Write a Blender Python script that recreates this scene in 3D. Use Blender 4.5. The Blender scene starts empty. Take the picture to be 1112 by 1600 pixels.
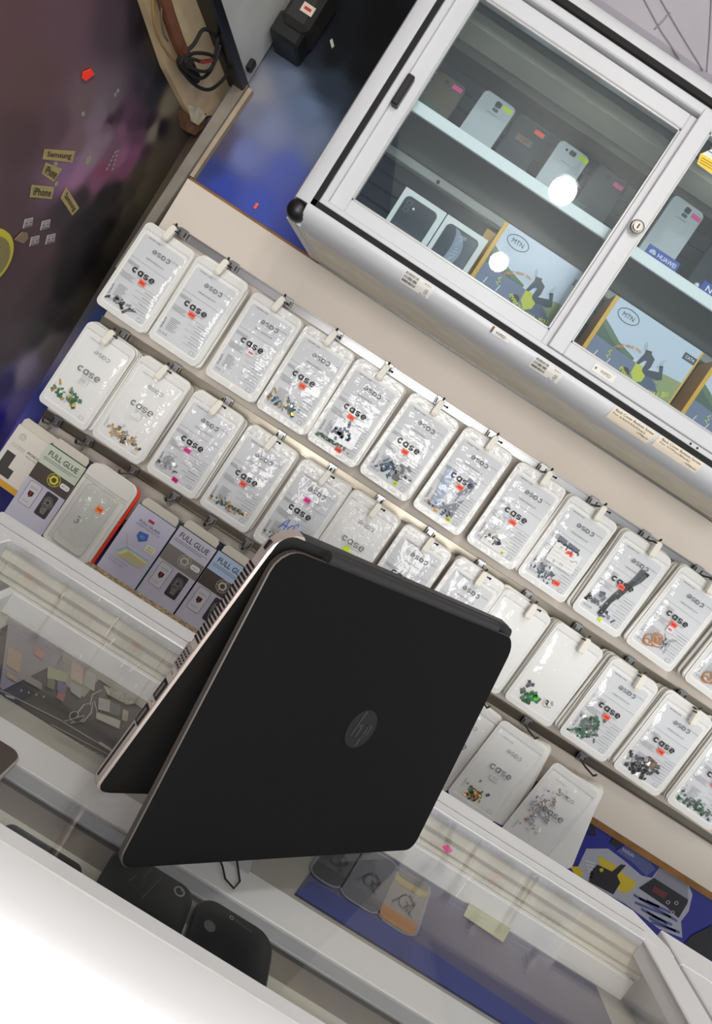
import bpy, math, random
from mathutils import Vector, Matrix
import numpy as np
C = bpy.context.scene.collection
SC = bpy.context.scene
R_ = math.radians
# ------------------------------------------------------------------ camera
YAW, PITCH, ROLL, FPX, CAMZ = R_(1.6), R_(3.5), R_(33.0), 985.0, 1.33
def cam_rot():
    B = np.array([[1,0,0],[0,0,-1],[0,1,0]], float)
    c,s = math.cos(YAW), math.sin(YAW); Ry = np.array([[c,0,-s],[0,1,0],[s,0,c]])
    c,s = math.cos(PITCH), math.sin(PITCH); Rp = np.array([[1,0,0],[0,c,-s],[0,s,c]])
    c,s = math.cos(ROLL), math.sin(ROLL); Rr = np.array([[c,-s,0],[s,c,0],[0,0,1]])
    return Rr@Rp@Ry@B
RC = cam_rot(); CAM = np.array([0.,0.,CAMZ])
cd = bpy.data.cameras.new('camera'); cam = bpy.data.objects.new('camera', cd); C.objects.link(cam)
rt, dn, fw = RC[0], RC[1], RC[2]
cam.matrix_world = Matrix(((rt[0],-dn[0],-fw[0],CAM[0]),(rt[1],-dn[1],-fw[1],CAM[1]),(rt[2],-dn[2],-fw[2],CAM[2]),(0,0,0,1)))
cd.sensor_fit = 'VERTICAL'; cd.sensor_height = 36.0; cd.sensor_width = 36.0
cd.lens = FPX/1600*36.0; cd.shift_y = -(800-741.5)/1600; cd.clip_start = .01
SC.camera = cam
def at(px, py, ax, val):
    """where the sight line of a photograph point meets the real plane ax = val"""
    d = RC.T@np.array([(px-556)/FPX, (py-741.5)/FPX, 1.]); i = 'XYZ'.index(ax)
    return Vector(CAM + d*((val-CAM[i])/d[i]))
# ------------------------------------------------------------------ world, exposure
SC.view_settings.view_transform = 'Standard'; SC.view_settings.look = 'None'
SC.view_settings.gamma = 1; SC.view_settings.use_curve_mapping = False
SC.view_settings.exposure = 0.0
W = bpy.data.worlds.new('daylight'); SC.world = W; W.use_nodes = True
W.node_tree.nodes['Background'].inputs[0].default_value = (.93,.97,1,1)
W.node_tree.nodes['Background'].inputs[1].default_value = 0.65
LAMP_STRENGTH = 175.0
# added frontal fill behind the camera, brightens the board and bags
sl = bpy.data.lights.new('front_fill_light', 'AREA'); sl.shape = 'RECTANGLE'; sl.size = 1.7; sl.size_y = 1.2; sl.energy = 72; sl.color = (1,.98,.95)
so = bpy.data.objects.new('front_fill_light', sl); C.objects.link(so); so.location = (.35,-2.2,1.25); so.rotation_euler = (R_(90),0,0)
# ------------------------------------------------------------------ materials
def lin(c):
    o = []
    for v in c[:3]:
        v = v/255.
        o.append(v/12.92 if v <= .04045 else ((v+.055)/1.055)**2.4)
    return (*o, 1)
_M = {}
def P(name, col, rough=.5, metal=0, bump=0, scale=60, var=0, spec=.5, coat=0, detail=3):
    if name in _M: return _M[name]
    m = bpy.data.materials.new(name); m.use_nodes = True; _M[name] = m
    nt = m.node_tree; b = nt.nodes['Principled BSDF']
    b.inputs['Base Color'].default_value = lin(col); b.inputs['Roughness'].default_value = rough
    b.inputs['Metallic'].default_value = metal; b.inputs['Specular IOR Level'].default_value = spec
    b.inputs['Coat Weight'].default_value = coat
    if bump or var:
        tc = nt.nodes.new('ShaderNodeTexCoord'); n = nt.nodes.new('ShaderNodeTexNoise')
        n.inputs['Scale'].default_value = scale; n.inputs['Detail'].default_value = detail
        nt.links.new(tc.outputs['Object'], n.inputs['Vector'])
        if bump:
            bp = nt.nodes.new('ShaderNodeBump'); bp.inputs['Strength'].default_value = bump
            bp.inputs['Distance'].default_value = .01
            nt.links.new(n.outputs['Fac'], bp.inputs['Height']); nt.links.new(bp.outputs[0], b.inputs['Normal'])
        if var:
            r = nt.nodes.new('ShaderNodeValToRGB'); c = lin(col)
            r.color_ramp.elements[0].position = .3; r.color_ramp.elements[1].position = .7
            r.color_ramp.elements[0].color = (c[0]*(1-var), c[1]*(1-var), c[2]*(1-var*1.1), 1)
            r.color_ramp.elements[1].color = (min(1,c[0]*(1+var*.5)), min(1,c[1]*(1+var*.5)), min(1,c[2]*(1+var*.5)), 1)
            nt.links.new(n.outputs['Fac'], r.inputs[0]); nt.links.new(r.outputs[0], b.inputs['Base Color'])
    return m
def clear(name, haze, hazecol, rough, bump=0, scale=50, ior=1.5, tint=(255,255,255)):
    if name in _M: return _M[name]
    m = bpy.data.materials.new(name); m.use_nodes = True; _M[name] = m
    nt = m.node_tree; nt.nodes.clear(); N = nt.nodes.new; L = nt.links.new
    out = N('ShaderNodeOutputMaterial'); tr = N('ShaderNodeBsdfTransparent'); gl = N('ShaderNodeBsdfGlossy'); df = N('ShaderNodeBsdfDiffuse')
    tr.inputs[0].default_value = lin(tint)
    lw = N('ShaderNodeLayerWeight'); lw.inputs['Blend'].default_value = .5
    pw = N('ShaderNodeMath'); pw.operation = 'POWER'; pw.inputs[1].default_value = 5; L(lw.outputs['Facing'], pw.inputs[0])
    fr = N('ShaderNodeMath'); fr.operation = 'MULTIPLY_ADD'; f0 = ((ior-1)/(ior+1))**2; fr.inputs[1].default_value = 1-f0; fr.inputs[2].default_value = f0; L(pw.outputs[0], fr.inputs[0])
    gl.inputs['Roughness'].default_value = rough; df.inputs[0].default_value = lin(hazecol)
    m1 = N('ShaderNodeMixShader'); m1.inputs[0].default_value = haze; L(tr.outputs[0], m1.inputs[1]); L(df.outputs[0], m1.inputs[2])
    m2 = N('ShaderNodeMixShader'); L(fr.outputs[0], m2.inputs[0]); L(m1.outputs[0], m2.inputs[1]); L(gl.outputs[0], m2.inputs[2])
    if bump:
        tc = N('ShaderNodeTexCoord'); n = N('ShaderNodeTexNoise'); n.inputs['Scale'].default_value = scale; n.inputs['Detail'].default_value = 2
        bp = N('ShaderNodeBump'); bp.inputs['Strength'].default_value = bump; bp.inputs['Distance'].default_value = .01
        L(tc.outputs['Object'], n.inputs['Vector']); L(n.outputs['Fac'], bp.inputs['Height'])
        L(bp.outputs[0], gl.inputs['Normal']); L(bp.outputs[0], lw.inputs['Normal'])
    L(m2.outputs[0], out.inputs[0]); return m
def vcol(name, rough=.5, bump=0, scale=300):
    m = P(name, (255,255,255), rough, bump=bump, scale=scale, spec=.12); nt = m.node_tree
    a = nt.nodes.new('ShaderNodeAttribute'); a.attribute_name = 'Col'
    nt.links.new(a.outputs['Color'], nt.nodes['Principled BSDF'].inputs['Base Color']); return m
def emis(name, col, s):
    m = bpy.data.materials.new(name); m.use_nodes = True; nt = m.node_tree; nt.nodes.clear()
    o = nt.nodes.new('ShaderNodeOutputMaterial'); e = nt.nodes.new('ShaderNodeEmission')
    e.inputs[0].default_value = lin(col); e.inputs[1].default_value = s; nt.links.new(e.outputs[0], o.inputs[0]); return m
# ------------------------------------------------------------------ mesh builder
_txt = {}
def glyphs(s, bold):
    k = (s, bold)
    if k not in _txt:
        c = bpy.data.curves.new('t', 'FONT'); c.body = s; c.resolution_u = 2; c.offset = bold; c.align_x = 'CENTER'
        o = bpy.data.objects.new('t', c); C.objects.link(o)
        dg = bpy.context.evaluated_depsgraph_get(); dg.update(); me = bpy.data.meshes.new_from_object(o.evaluated_get(dg))
        v = [(p.co.x, p.co.y) for p in me.vertices]; f = [tuple(q.vertices) for q in me.polygons]
        bpy.data.objects.remove(o); bpy.data.meshes.remove(me); bpy.data.curves.remove(c)
        xs = [p[0] for p in v]; ys = [p[1] for p in v]
        x0, x1, y0, y1 = min(xs), max(xs), min(ys), max(ys)
        _txt[k] = ([(x-(x0+x1)/2, y-(y0+y1)/2) for x, y in v], f, x1-x0, y1-y0)
    return _txt[k]
def rrect(w, h, r, cx=0, cz=0, n=5):
    if not isinstance(r, (tuple, list)): r = (r,)*4       # bl, br, tr, tl
    o = []
    for k, (sx, sz) in enumerate(((-1,-1),(1,-1),(1,1),(-1,1))):
        a0 = (180, 270, 0, 90)[k]; rr = max(r[k], 1e-5)
        for i in range(n+1):
            a = R_(a0+90*i/n); o.append((cx+sx*(w/2-rr)+rr*math.cos(a), cz+sz*(h/2-rr)+rr*math.sin(a)))
    return o
def circ(r, cx=0, cz=0, n=20, rz=None):
    rz = rz or r; return [(cx+r*math.cos(2*math.pi*i/n), cz+rz*math.sin(2*math.pi*i/n)) for i in range(n)]
class MB:
    def __init__(s): s.v = []; s.f = []; s.m = []; s.mats = []
    def mi(s, m):
        if m not in s.mats: s.mats.append(m)
        return s.mats.index(m)
    def add(s, vs, fs, m, M=None):
        b = len(s.v); k = s.mi(m)
        s.v += [tuple(M@Vector(p)) for p in vs] if M else [tuple(p) for p in vs]
        for f in fs: s.f.append(tuple(i+b for i in f)); s.m.append(k)
        return s
    def box(s, x0, x1, y0, y1, z0, z1, m, c=0, M=None):
        if c <= 0:
            vs = [(x,y,z) for x in (x0,x1) for y in (y0,y1) for z in (z0,z1)]
            fs = [(0,1,3,2),(4,6,7,5),(0,4,5,1),(2,3,7,6),(0,2,6,4),(1,5,7,3)]
            return s.add(vs, fs, m, M)
        L = ((x0,x1),(y0,y1),(z0,z1)); vs = []; ix = {}
        for sx in (0,1):
            for sy in (0,1):
                for sz in (0,1):
                    S = (sx,sy,sz)
                    for a in range(3):
                        p = [L[i][S[i]] + (0 if i == a else (c if S[i] == 0 else -c)) for i in range(3)]
                        ix[(sx,sy,sz,a)] = len(vs); vs.append(p)
        fs = []
        for a in range(3):
            b_, d_ = (a+1)%3, (a+2)%3
            for e in (0,1):
                q = []
                for u, w in ((0,0),(1,0),(1,1),(0,1)):
                    S = [0,0,0]; S[a] = e; S[b_] = u; S[d_] = w; q.append(ix[(*S,a)])
                fs.append(tuple(q) if e else tuple(q[::-1]))
            for u in (0,1):
                for w in (0,1):
                    q = []
                    for e, ax in ((0,b_),(1,b_),(1,d_),(0,d_)):
                        S = [0,0,0]; S[a] = e; S[b_] = u; S[d_] = w; q.append(ix[(*S,ax)])
                    fs.append(tuple(q))
        for k in range(8):
            S = (k>>2&1, k>>1&1, k&1); fs.append(tuple(ix[(*S,a)] for a in range(3)))
        return s.add(vs, fs, m, M)
    def prism(s, o, y0, y1, m, c=0, M=None, mside=None):
        """outline in (x,z); front face at y0, back at y1, front edge chamfered by c"""
        n = len(o); cx = sum(p[0] for p in o)/n; cz = sum(p[1] for p in o)/n
        def inset(p):
            d = math.hypot(p[0]-cx, p[1]-cz) or 1; k = 1-c*1.2/d; return (cx+(p[0]-cx)*k, cz+(p[1]-cz)*k)
        rings = []
        if c: rings.append([(inset(p)[0], y0, inset(p)[1]) for p in o]); rings.append([(p[0], y0+c, p[1]) for p in o])
        else: rings.append([(p[0], y0, p[1]) for p in o])
        rings.append([(p[0], y1, p[1]) for p in o])
        vs = [q for r in rings for q in r]; fs = []
        for k in range(len(rings)-1):
            for i in range(n): fs.append((k*n+i, k*n+(i+1)%n, (k+1)*n+(i+1)%n, (k+1)*n+i))
        s.add(vs, fs, mside or m, M)
        s.add(rings[0], [tuple(range(n))[::-1]], m, M); s.add(rings[-1], [tuple(range(n))], mside or m, M); return s
    def flat(s, o, y, m, fn=None, M=None):
        vs = [(p[0], (fn(*p)+y) if fn else y, p[1]) for p in o]
        return s.add(vs, [tuple(range(len(o)))[::-1]], m, M)
    def poly3(s, pts, m): return s.add(pts, [tuple(range(len(pts)))], m)
    def ribbon(s, pts, w, y, m, fn=None, closed=False, M=None):
        vs = []; n = len(pts)
        for i, p in enumerate(pts):
            a = pts[i-1] if (i or closed) else p; b = pts[(i+1)%n] if (i < n-1 or closed) else p
            d = math.hypot(b[0]-a[0], b[1]-a[1]) or 1; nx, nz = -(b[1]-a[1])/d, (b[0]-a[0])/d
            for sg in (-.5, .5):
                x, z = p[0]+nx*w*sg, p[1]+nz*w*sg; vs.append((x, (fn(x,z)+y) if fn else y, z))
        fs = [(2*i, 2*i+1, 2*i+3, 2*i+2) for i in range(n-1)]
        if closed: fs.append((2*n-2, 2*n-1, 1, 0))
        return s.add(vs, fs, m, M)
    def text(s, t, cx, cz, m, w=None, h=None, rot=0, y=0, bold=0, fn=None, M=None):
        v, f, tw, th = glyphs(t, bold); kx = w/tw if w else h/th; kz = h/th if h else kx
        ca, sa = math.cos(R_(rot)), math.sin(R_(rot)); vs = []
        for a, b in v:
            a *= kx; b *= kz; x, z = cx+a*ca-b*sa, cz+a*sa+b*ca; vs.append((x, (fn(x,z)+y) if fn else y, z))
        return s.add(vs, f, m, M)
    def tube(s, pts, r, m, n=8, M=None, closed=False, r2=None):
        pts = [Vector(p) for p in pts]; k = len(pts); vs = []; fs = []; pu = None
        for i, p in enumerate(pts):
            a = pts[i-1] if (i or closed) else p; b = pts[(i+1)%k] if (i < k-1 or closed) else p
            t = (b-a).normalized(); u = pu if pu else (Vector((0,0,1)) if abs(t.z) < .9 else Vector((1,0,0)))
            u = (u-t*u.dot(t)).normalized(); w = t.cross(u); pu = u
            rr = r if r2 is None else r+(r2-r)*i/(k-1)
            for j in range(n):
                an = 2*math.pi*j/n; vs.append(p+u*rr*math.cos(an)+w*rr*math.sin(an))
        for i in range(k if closed else k-1):
            for j in range(n):
                i2 = (i+1)%k; fs.append((i*n+j, i*n+(j+1)%n, i2*n+(j+1)%n, i2*n+j))
        if not closed: fs.append(tuple(range(n))[::-1]); fs.append(tuple(range((k-1)*n, k*n)))
        return s.add(vs, fs, m, M)
    def sphere(s, c, r, m, nu=14, nv=8, sz=1):
        vs = [(c[0], c[1], c[2]+r*sz)]
        for i in range(1, nv):
            a = math.pi*i/nv
            vs += [(c[0]+r*math.sin(a)*math.cos(2*math.pi*j/nu), c[1]+r*math.sin(a)*math.sin(2*math.pi*j/nu), c[2]+r*sz*math.cos(a)) for j in range(nu)]
        vs.append((c[0], c[1], c[2]-r*sz)); e = len(vs)-1
        fs = [(0, 1+j, 1+(j+1)%nu) for j in range(nu)]
        for i in range(nv-2):
            for j in range(nu): a = 1+i*nu; fs.append((a+j, a+nu+j, a+nu+(j+1)%nu, a+(j+1)%nu))
        a = 1+(nv-2)*nu; fs += [(a+j, e, a+(j+1)%nu) for j in range(nu)]
        return s.add(vs, fs, m)
    def shift(s, d): s.v = [(p[0]+d[0], p[1]+d[1], p[2]+d[2]) for p in s.v]; return s
    def mesh(s, name, smooth=True):
        me = bpy.data.meshes.new(name); me.from_pydata(s.v, [], s.f)
        for m in s.mats: me.materials.append(m)
        me.polygons.foreach_set('material_index', s.m)
        if smooth:
            me.polygons.foreach_set('use_smooth', [True]*len(s.f)); me.update()
            me.set_sharp_from_angle(angle=R_(32))
        me.update(); return me
    def build(s, name, parent=None, M=None, label=None, smooth=True, world=False):
        if world and parent: s.shift(-parent.location)
        o = bpy.data.objects.new(name, s.mesh(name, smooth)); C.objects.link(o)
        if parent: o.parent = parent
        if M is not None: o.matrix_local = M
        if label: o['label'] = label
        return o
def link(name, me, parent=None, M=None, label=None):
    o = bpy.data.objects.new(name, me); C.objects.link(o)
    if parent: o.parent = parent
    if M is not None: o.matrix_local = M
    if label: o['label'] = label
    return o
def thing(name, label, cat, loc=(0,0,0), rot=(0,0,0), group=None):
    o = bpy.data.objects.new(name, None); C.objects.link(o); o.location = loc; o.rotation_euler = rot; o.empty_display_size = .02
    o['label'] = label; o['category'] = cat
    if group: o['group'] = group
    return o
def tag(o, label, cat, group=None):
    o['label'] = label; o['category'] = cat
    if group: o['group'] = group
    return o
def struct(o): o['kind'] = 'structure'; return o
def color_print(name, ax, val, us, vs, samples, m, parent=None, pw=1.9):
    """flat printed sheet: a grid in plane ax=val with printed colours blended between sample points"""
    ii = [i for i in range(3) if 'XYZ'[i] != ax]
    S = [(at(px,py,ax,val)[ii[0]], at(px,py,ax,val)[ii[1]], lin(c)) for px,py,c in samples]
    SP = np.array([(a,b) for a,b,_ in S]); SCL = np.array([c[:3] for _,_,c in S]); pts = []; cols = []
    for b in vs:
        for a in us:
            d = ((SP-np.array([a,b]))**2).sum(1)+1e-5; w = d**-pw; w /= w.sum()
            p = [0,0,0]; p['XYZ'.index(ax)] = val; p[ii[0]] = a; p[ii[1]] = b
            pts.append(p); cols.append((*(w@SCL), 1))
    nu = len(us); fs = [(j*nu+i, j*nu+i+1, (j+1)*nu+i+1, (j+1)*nu+i) for j in range(len(vs)-1) for i in range(nu-1)]
    me = bpy.data.meshes.new(name); me.from_pydata(pts, [], fs); me.materials.append(m)
    at_ = me.color_attributes.new('Col', 'FLOAT_COLOR', 'POINT')
    at_.data.foreach_set('color', np.array(cols, np.float32).ravel())
    return link(name, me, parent)
rnd = random.Random(7)
# common materials
WHITE_AL = P('white_aluminium', (196,198,202), .35, var=.03, scale=6)
STEEL = P('brushed_steel', (165,165,165), .28, .9); DARKSTEEL = P('dark_steel', (88,84,78), .35, .85)
BLACKP = P('black_plastic', (22,22,24), .4); BLACKR = P('black_rubber', (14,14,15), .8)
WHITEP = P('white_plastic', (232,228,216), .4)
BAGW = P('white_sleeve', (236,236,233), .42, bump=.05, scale=60); BAGE = P('sleeve_edge', (224,221,212), .5)
GREYPANEL = P('grey_print_panel', (214,216,219), .5)
FILM = clear('clear_film', .08, (240,243,246), .07, bump=.30, scale=42)
FILM2 = clear('crumpled_film', .14, (244,246,250), .06, bump=.9, scale=34)
INK = P('black_ink', (34,34,38), .5); GREYINK = P('grey_ink', (112,115,122), .6); LINEINK = P('line_ink', (140,142,148), .6)
ORANGE = P('orange_label', (255,92,62), .55); MAGENTA = P('magenta_label', (236,40,160), .55); LIME = P('lime_label', (214,240,30), .55)
PINK = P('pink_label', (246,80,160), .55); PINKW = P('pale_pink_label', (238,214,218), .6); WHITEL = P('white_label', (228,228,226), .6)
GREENL = P('green_label', (60,230,60), .55); STINK = P('sticker_ink', (120,50,40), .6)
GLASS = clear('showcase_glass', .008, (210,220,225), .02)
GLASS_DOOR = clear('door_glass', .025, (150,180,200), .015, tint=(244,250,252))
# ------------------------------------------------------------------ setting
def slab(name, x0,x1,y0,y1,z0,z1,m): return struct(MB().box(x0,x1,y0,y1,z0,z1,m).build(name, smooth=False))
slab('floor', -.72,2.2,-2.5,1.5,-.05,0, P('floor_tile', (196,188,174), .5, var=.15, scale=8))
slab('ceiling', -.72,2.2,-2.5,1.5,2.75,2.8, P('ceiling_paint', (225,222,215), .8, var=.05, scale=5))
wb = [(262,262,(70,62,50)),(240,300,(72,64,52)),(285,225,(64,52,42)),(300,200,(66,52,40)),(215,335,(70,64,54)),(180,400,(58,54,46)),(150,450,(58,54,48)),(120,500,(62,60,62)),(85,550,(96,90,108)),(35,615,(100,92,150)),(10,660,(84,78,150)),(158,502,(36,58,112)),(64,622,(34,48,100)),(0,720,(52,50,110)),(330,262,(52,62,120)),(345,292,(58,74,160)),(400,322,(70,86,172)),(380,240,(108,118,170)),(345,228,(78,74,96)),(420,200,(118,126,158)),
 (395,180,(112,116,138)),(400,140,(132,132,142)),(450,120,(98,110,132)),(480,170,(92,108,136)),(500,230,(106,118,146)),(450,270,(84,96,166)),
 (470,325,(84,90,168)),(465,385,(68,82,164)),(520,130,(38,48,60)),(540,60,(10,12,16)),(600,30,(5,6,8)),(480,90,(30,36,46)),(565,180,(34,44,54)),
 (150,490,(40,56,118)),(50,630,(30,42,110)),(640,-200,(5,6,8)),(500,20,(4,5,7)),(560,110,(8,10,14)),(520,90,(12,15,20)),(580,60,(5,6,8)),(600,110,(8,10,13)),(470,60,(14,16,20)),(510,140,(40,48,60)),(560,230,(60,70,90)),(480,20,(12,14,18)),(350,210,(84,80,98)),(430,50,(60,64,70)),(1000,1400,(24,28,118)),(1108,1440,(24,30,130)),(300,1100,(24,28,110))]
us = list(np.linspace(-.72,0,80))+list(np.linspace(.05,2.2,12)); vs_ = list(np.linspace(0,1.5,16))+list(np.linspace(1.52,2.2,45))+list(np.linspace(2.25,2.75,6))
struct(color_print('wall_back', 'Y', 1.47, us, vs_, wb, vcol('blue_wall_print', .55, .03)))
wl = [(10,10,(96,72,78)),(100,50,(98,76,84)),(180,40,(76,62,70)),(215,20,(44,38,44)),(60,120,(94,72,74)),(130,165,(108,90,96)),(160,180,(118,104,114)),
 (150,225,(130,110,124)),(140,245,(138,116,132)),(190,205,(118,80,104)),(215,215,(92,60,82)),(172,190,(62,42,52)),(228,240,(66,44,54)),(120,272,(150,106,140)),
 (160,268,(124,66,92)),(195,262,(112,62,92)),(210,240,(116,70,100)),(90,200,(90,70,78)),(40,220,(80,62,66)),(20,330,(84,66,70)),(60,385,(80,60,66)),(100,330,(58,48,54)),
 (130,308,(48,40,44)),(160,308,(24,21,23)),(150,370,(20,18,20)),(100,450,(32,28,30)),(60,460,(64,52,56)),(20,450,(76,60,64)),(200,300,(52,46,40)),
 (216,270,(62,54,44)),(240,250,(78,70,56)),(252,200,(28,25,24)),(240,150,(46,46,48)),(235,100,(52,50,52)),(262,165,(130,120,100)),(240,205,(128,118,100)),
 (20,540,(76,68,72)),(60,520,(64,62,62)),(100,500,(58,56,52)),(10,600,(64,60,104)),(0,655,(50,48,150)),(40,580,(140,130,152)),(80,540,(112,104,104)),(130,480,(66,60,50)),
 (250,120,(34,34,36)),(225,130,(58,52,60)),(235,190,(44,40,46)),(180,300,(26,24,24)),(140,340,(28,24,26)),(120,360,(36,30,33)),(170,350,(18,17,17)),(110,420,(28,25,27)),(140,400,(20,18,19)),(80,490,(52,46,50)),(200,330,(66,60,50)),(225,300,(78,72,58)),(185,370,(52,48,40)),(165,430,(34,32,28)),(150,198,(126,104,118)),(168,200,(112,88,104)),(205,190,(78,54,70)),(150,285,(120,76,104)),(110,262,(128,98,128)),(190,245,(134,88,114)),(-60,300,(90,70,74)),(-60,600,(60,56,90)),(20,640,(120,110,165)),(180,330,(40,36,34)),(225,30,(30,27,28)),(240,80,(60,50,45)),(165,215,(128,108,120)),(178,232,(110,78,100)),(120,225,(110,88,96)),
 (185,180,(72,52,62)),(200,180,(88,62,80)),(220,190,(70,50,62)),(176,165,(104,92,98))]
us = list(np.linspace(-2.5,.6,12))+list(np.linspace(.68,1.47,120)); vs_ = list(np.linspace(0,.8,10))+list(np.linspace(.84,1.9,160))+list(np.linspace(1.95,2.75,8))
struct(color_print('wall_left', 'X', -.69, us, vs_, wl, vcol('portrait_wall_print', .5, .04), pw=2.15))
# corner post and cream boarding on the left wall
def leaning(b, xb0, xb1, xt0, xt1, y0, y1, z0, z1, m):
    return b.add([(xb0,y0,z0),(xb1,y0,z0),(xb1,y1,z0),(xb0,y1,z0),(xt0,y0,z1),(xt1,y0,z1),(xt1,y1,z1),(xt0,y1,z1)], [(0,3,2,1),(4,5,6,7),(0,1,5,4),(1,2,6,5),(2,3,7,6),(3,0,4,7)], m)
struct(leaning(MB(), -.670,-.652,-.656,-.628, 1.443,1.469, 1.34,1.835, P('grey_wood', (132,124,114), .7, var=.25, scale=14)).build('trim_1', smooth=False))
struct(leaning(MB(), -.638,-.629,-.630,-.618, 1.452,1.469, 1.603,1.835, P('pale_wood', (170,154,132), .7, var=.2, scale=20)).build('trim_3', smooth=False))
def px_plate(name, pxs, ax, val, th, m, parent=None, c=0):
    """a plate with real thickness lying on plane ax=val"""
    i = 'XYZ'.index(ax); P3 = [at(x,y,ax,val) for x,y in pxs]; d = Vector((0,0,0)); d[i] = th; n = len(P3)
    vs = P3+[p+d for p in P3]; fs = [tuple(range(n)), tuple(range(n,2*n))[::-1]]+[(k,(k+1)%n,n+(k+1)%n,n+k) for k in range(n)]
    return MB().add(vs, fs, m)
CREAM = P('cream_board', (206,184,148), .7, var=.2, scale=12, bump=.1)
tag(px_plate('wall_board', [(212,-40),(345,-40),(402,140),(352,176),(300,186),(262,112)], 'X', -.672, -.017, CREAM).build('wall_board', smooth=False),
    'worn cream board fixed high on the side wall behind the cable coil', 'board')
torn = P('torn_paper', (206,196,170), .8, var=.3, scale=40); br = P('dark_hole', (104,72,48), .9, var=.3, scale=60)
o = thing('torn_patch', 'torn brown and cream patch of board under the cable coil', 'damage', at(310,190,'X',-.684))
px_plate('a', [(288,180),(322,178),(318,200),(305,212),(292,206)], 'X', -.670, -.018, br).build('hole_edge', o, world=True, smooth=False)
px_plate('a', [(295,165),(312,168),(322,182),(310,196),(300,190)], 'X', -.667, -.004, torn).build('flap', o, world=True, smooth=False)
# conduit and cables
o = thing('conduit_pipe', 'rusty orange brown conduit pipe running up the cream board', 'pipe', at(275,70,'X',-.65))
MB().tube([at(292,98,'X',-.652), at(276,60,'X',-.652), at(262,20,'X',-.652), at(244,-40,'X',-.652)], .012, P('rust_pipe', (104,62,38), .6, var=.3, scale=30), 10).build('pipe', o, world=True)
MB().tube([at(304,122,'X',-.652), at(292,98,'X',-.652)], .0125, BLACKR, 10).build('pipe_end', o, world=True)
def cable(pts, r, m, name, label):
    P3 = [at(a,b,'X',c) for a,b,c in pts]; Q = []
    for i in range(len(P3)-1):
        p0, p1, p2, p3 = P3[max(i-1,0)], P3[i], P3[i+1], P3[min(i+2,len(P3)-1)]
        for k in range(6):
            t = k/6; Q.append(.5*((2*p1)+(p2-p0)*t+(2*p0-5*p1+4*p2-p3)*t*t+(3*p1-p0-3*p2+p3)*t**3))
    Q.append(P3[-1]); return tag(MB().tube(Q, r, m, 8).build(name), label, 'cable')
cable([(336,80,-.655),(345,66,-.65),(338,56,-.645),(318,46,-.64),(302,70,-.64),(278,94,-.65),(290,118,-.645),(310,136,-.645),(330,139,-.645),(352,120,-.645),(356,102,-.65),(340,72,-.65)], .0034, BLACKR, 'cable_coil', 'thick black cable coil hanging loosest, reaching lowest over the cream board')
cable([(340,58,-.642),(336,88,-.636),(330,108,-.636),(316,122,-.636),(298,116,-.636),(282,98,-.64),(300,84,-.638),(322,84,-.638),(338,90,-.64)], .0032, BLACKR, 'cable_coil', 'black cable coil with the middle loops in front of the cream board')
cable([(344,70,-.634),(338,92,-.63),(326,110,-.63),(308,110,-.63),(290,98,-.632),(298,92,-.632),(316,96,-.632),(335,92,-.632)], .003, BLACKR, 'cable_coil', 'black cable coil with the smallest inner loops by the cream board')
cable([(310,96,-.632),(320,97,-.628),(332,94,-.628)], .0028, P('red_cable', (120,34,34), .5), 'cable', 'short dark red cable inside the black coils')
cable([(238,-20,-.66),(240,30,-.655),(248,60,-.655),(262,84,-.655),(276,98,-.655)], .0024, P('yellow_cable', (142,112,62), .5), 'cable', 'thin yellowish cable beside the rusty conduit pipe')
cable([(255,-20,-.655),(252,20,-.65),(255,50,-.65),(262,64,-.655)], .0018, P('grey_cable', (96,84,66), .5), 'cable', 'thin brown cable hanging against the rusty conduit pipe')
# wall panel box with black edge
o = thing('wall_cabinet', 'shallow grey box with a black bottom edge high on the side wall', 'cabinet', (-.688,1.2,1.83))
MB().box(0,.05,-.35,.262,.012,.40, P('grey_panel', (196,198,196), .6, var=.12, scale=9), .002).build('body', o)
MB().box(0,.058,-.355,.266,-.012,.012, BLACKP, .003).build('edge_trim', o)
MB().box(.05,.058,-.355,.266,.39,.41, BLACKP, .002).build('edge_trim', o)
MB().box(.05,.064,.205,.222,.02,.045, BLACKP, .003).build('latch', o)
MB().prism(circ(.008), 0, .002, DARKSTEEL, M=Matrix.Translation((.0515,.02,.16))@Matrix.Rotation(R_(90),4,'Z')).build('vent', o)
o = thing('power_adapter', 'black power adapter with a small red and white label on the dark wall', 'adapter', (-.590,1.42,1.935))
MB().box(-.040,.030,-.03,.045,0,.055, BLACKP, .006).box(-.030,.036,-.045,.045,.03,.15, P('black_plastic_soft', (34,33,32), .5), .012).build('body', o)
MB().box(-.015,.02,-.052,.04,.12,.30, P('black_plastic_soft', (34,33,32), .5), .01).build('plug', o)
MB().box(.002,.030,-.0462,-.0455,.062,.082, P('label_cream', (200,186,170), .6)).build('label', o, label='small cream label with a red mark')
MB().box(.008,.024,-.0468,-.0463,.069,.075, P('red_mark', (170,40,40), .6)).build('mark', o)
o = MB().box(-.665,-.648,1.36,1.44,1.975,2.3, P('blue_steel', (120,140,160), .25, .8), .002).build('steel_strip'); tag(o, 'bluish steel strip standing beside the black power adapter', 'strip')
tag(MB().flat(circ(.004,-.482,1.627,8), 1.467, ORANGE).flat(circ(.004,-.482,1.634,8), 1.4672, ORANGE).build('price_sticker', smooth=False), 'tiny red sticker alone on the bright blue wall', 'sticker')
tag(px_plate('a', [(515,63),(519,60),(522,72),(518,75)], 'Y', 1.466, .003, P('pale_chip', (170,168,160), .7)).build('paint_chip', smooth=False), 'tiny pale chip on the black part of the wall', 'chip')
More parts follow.
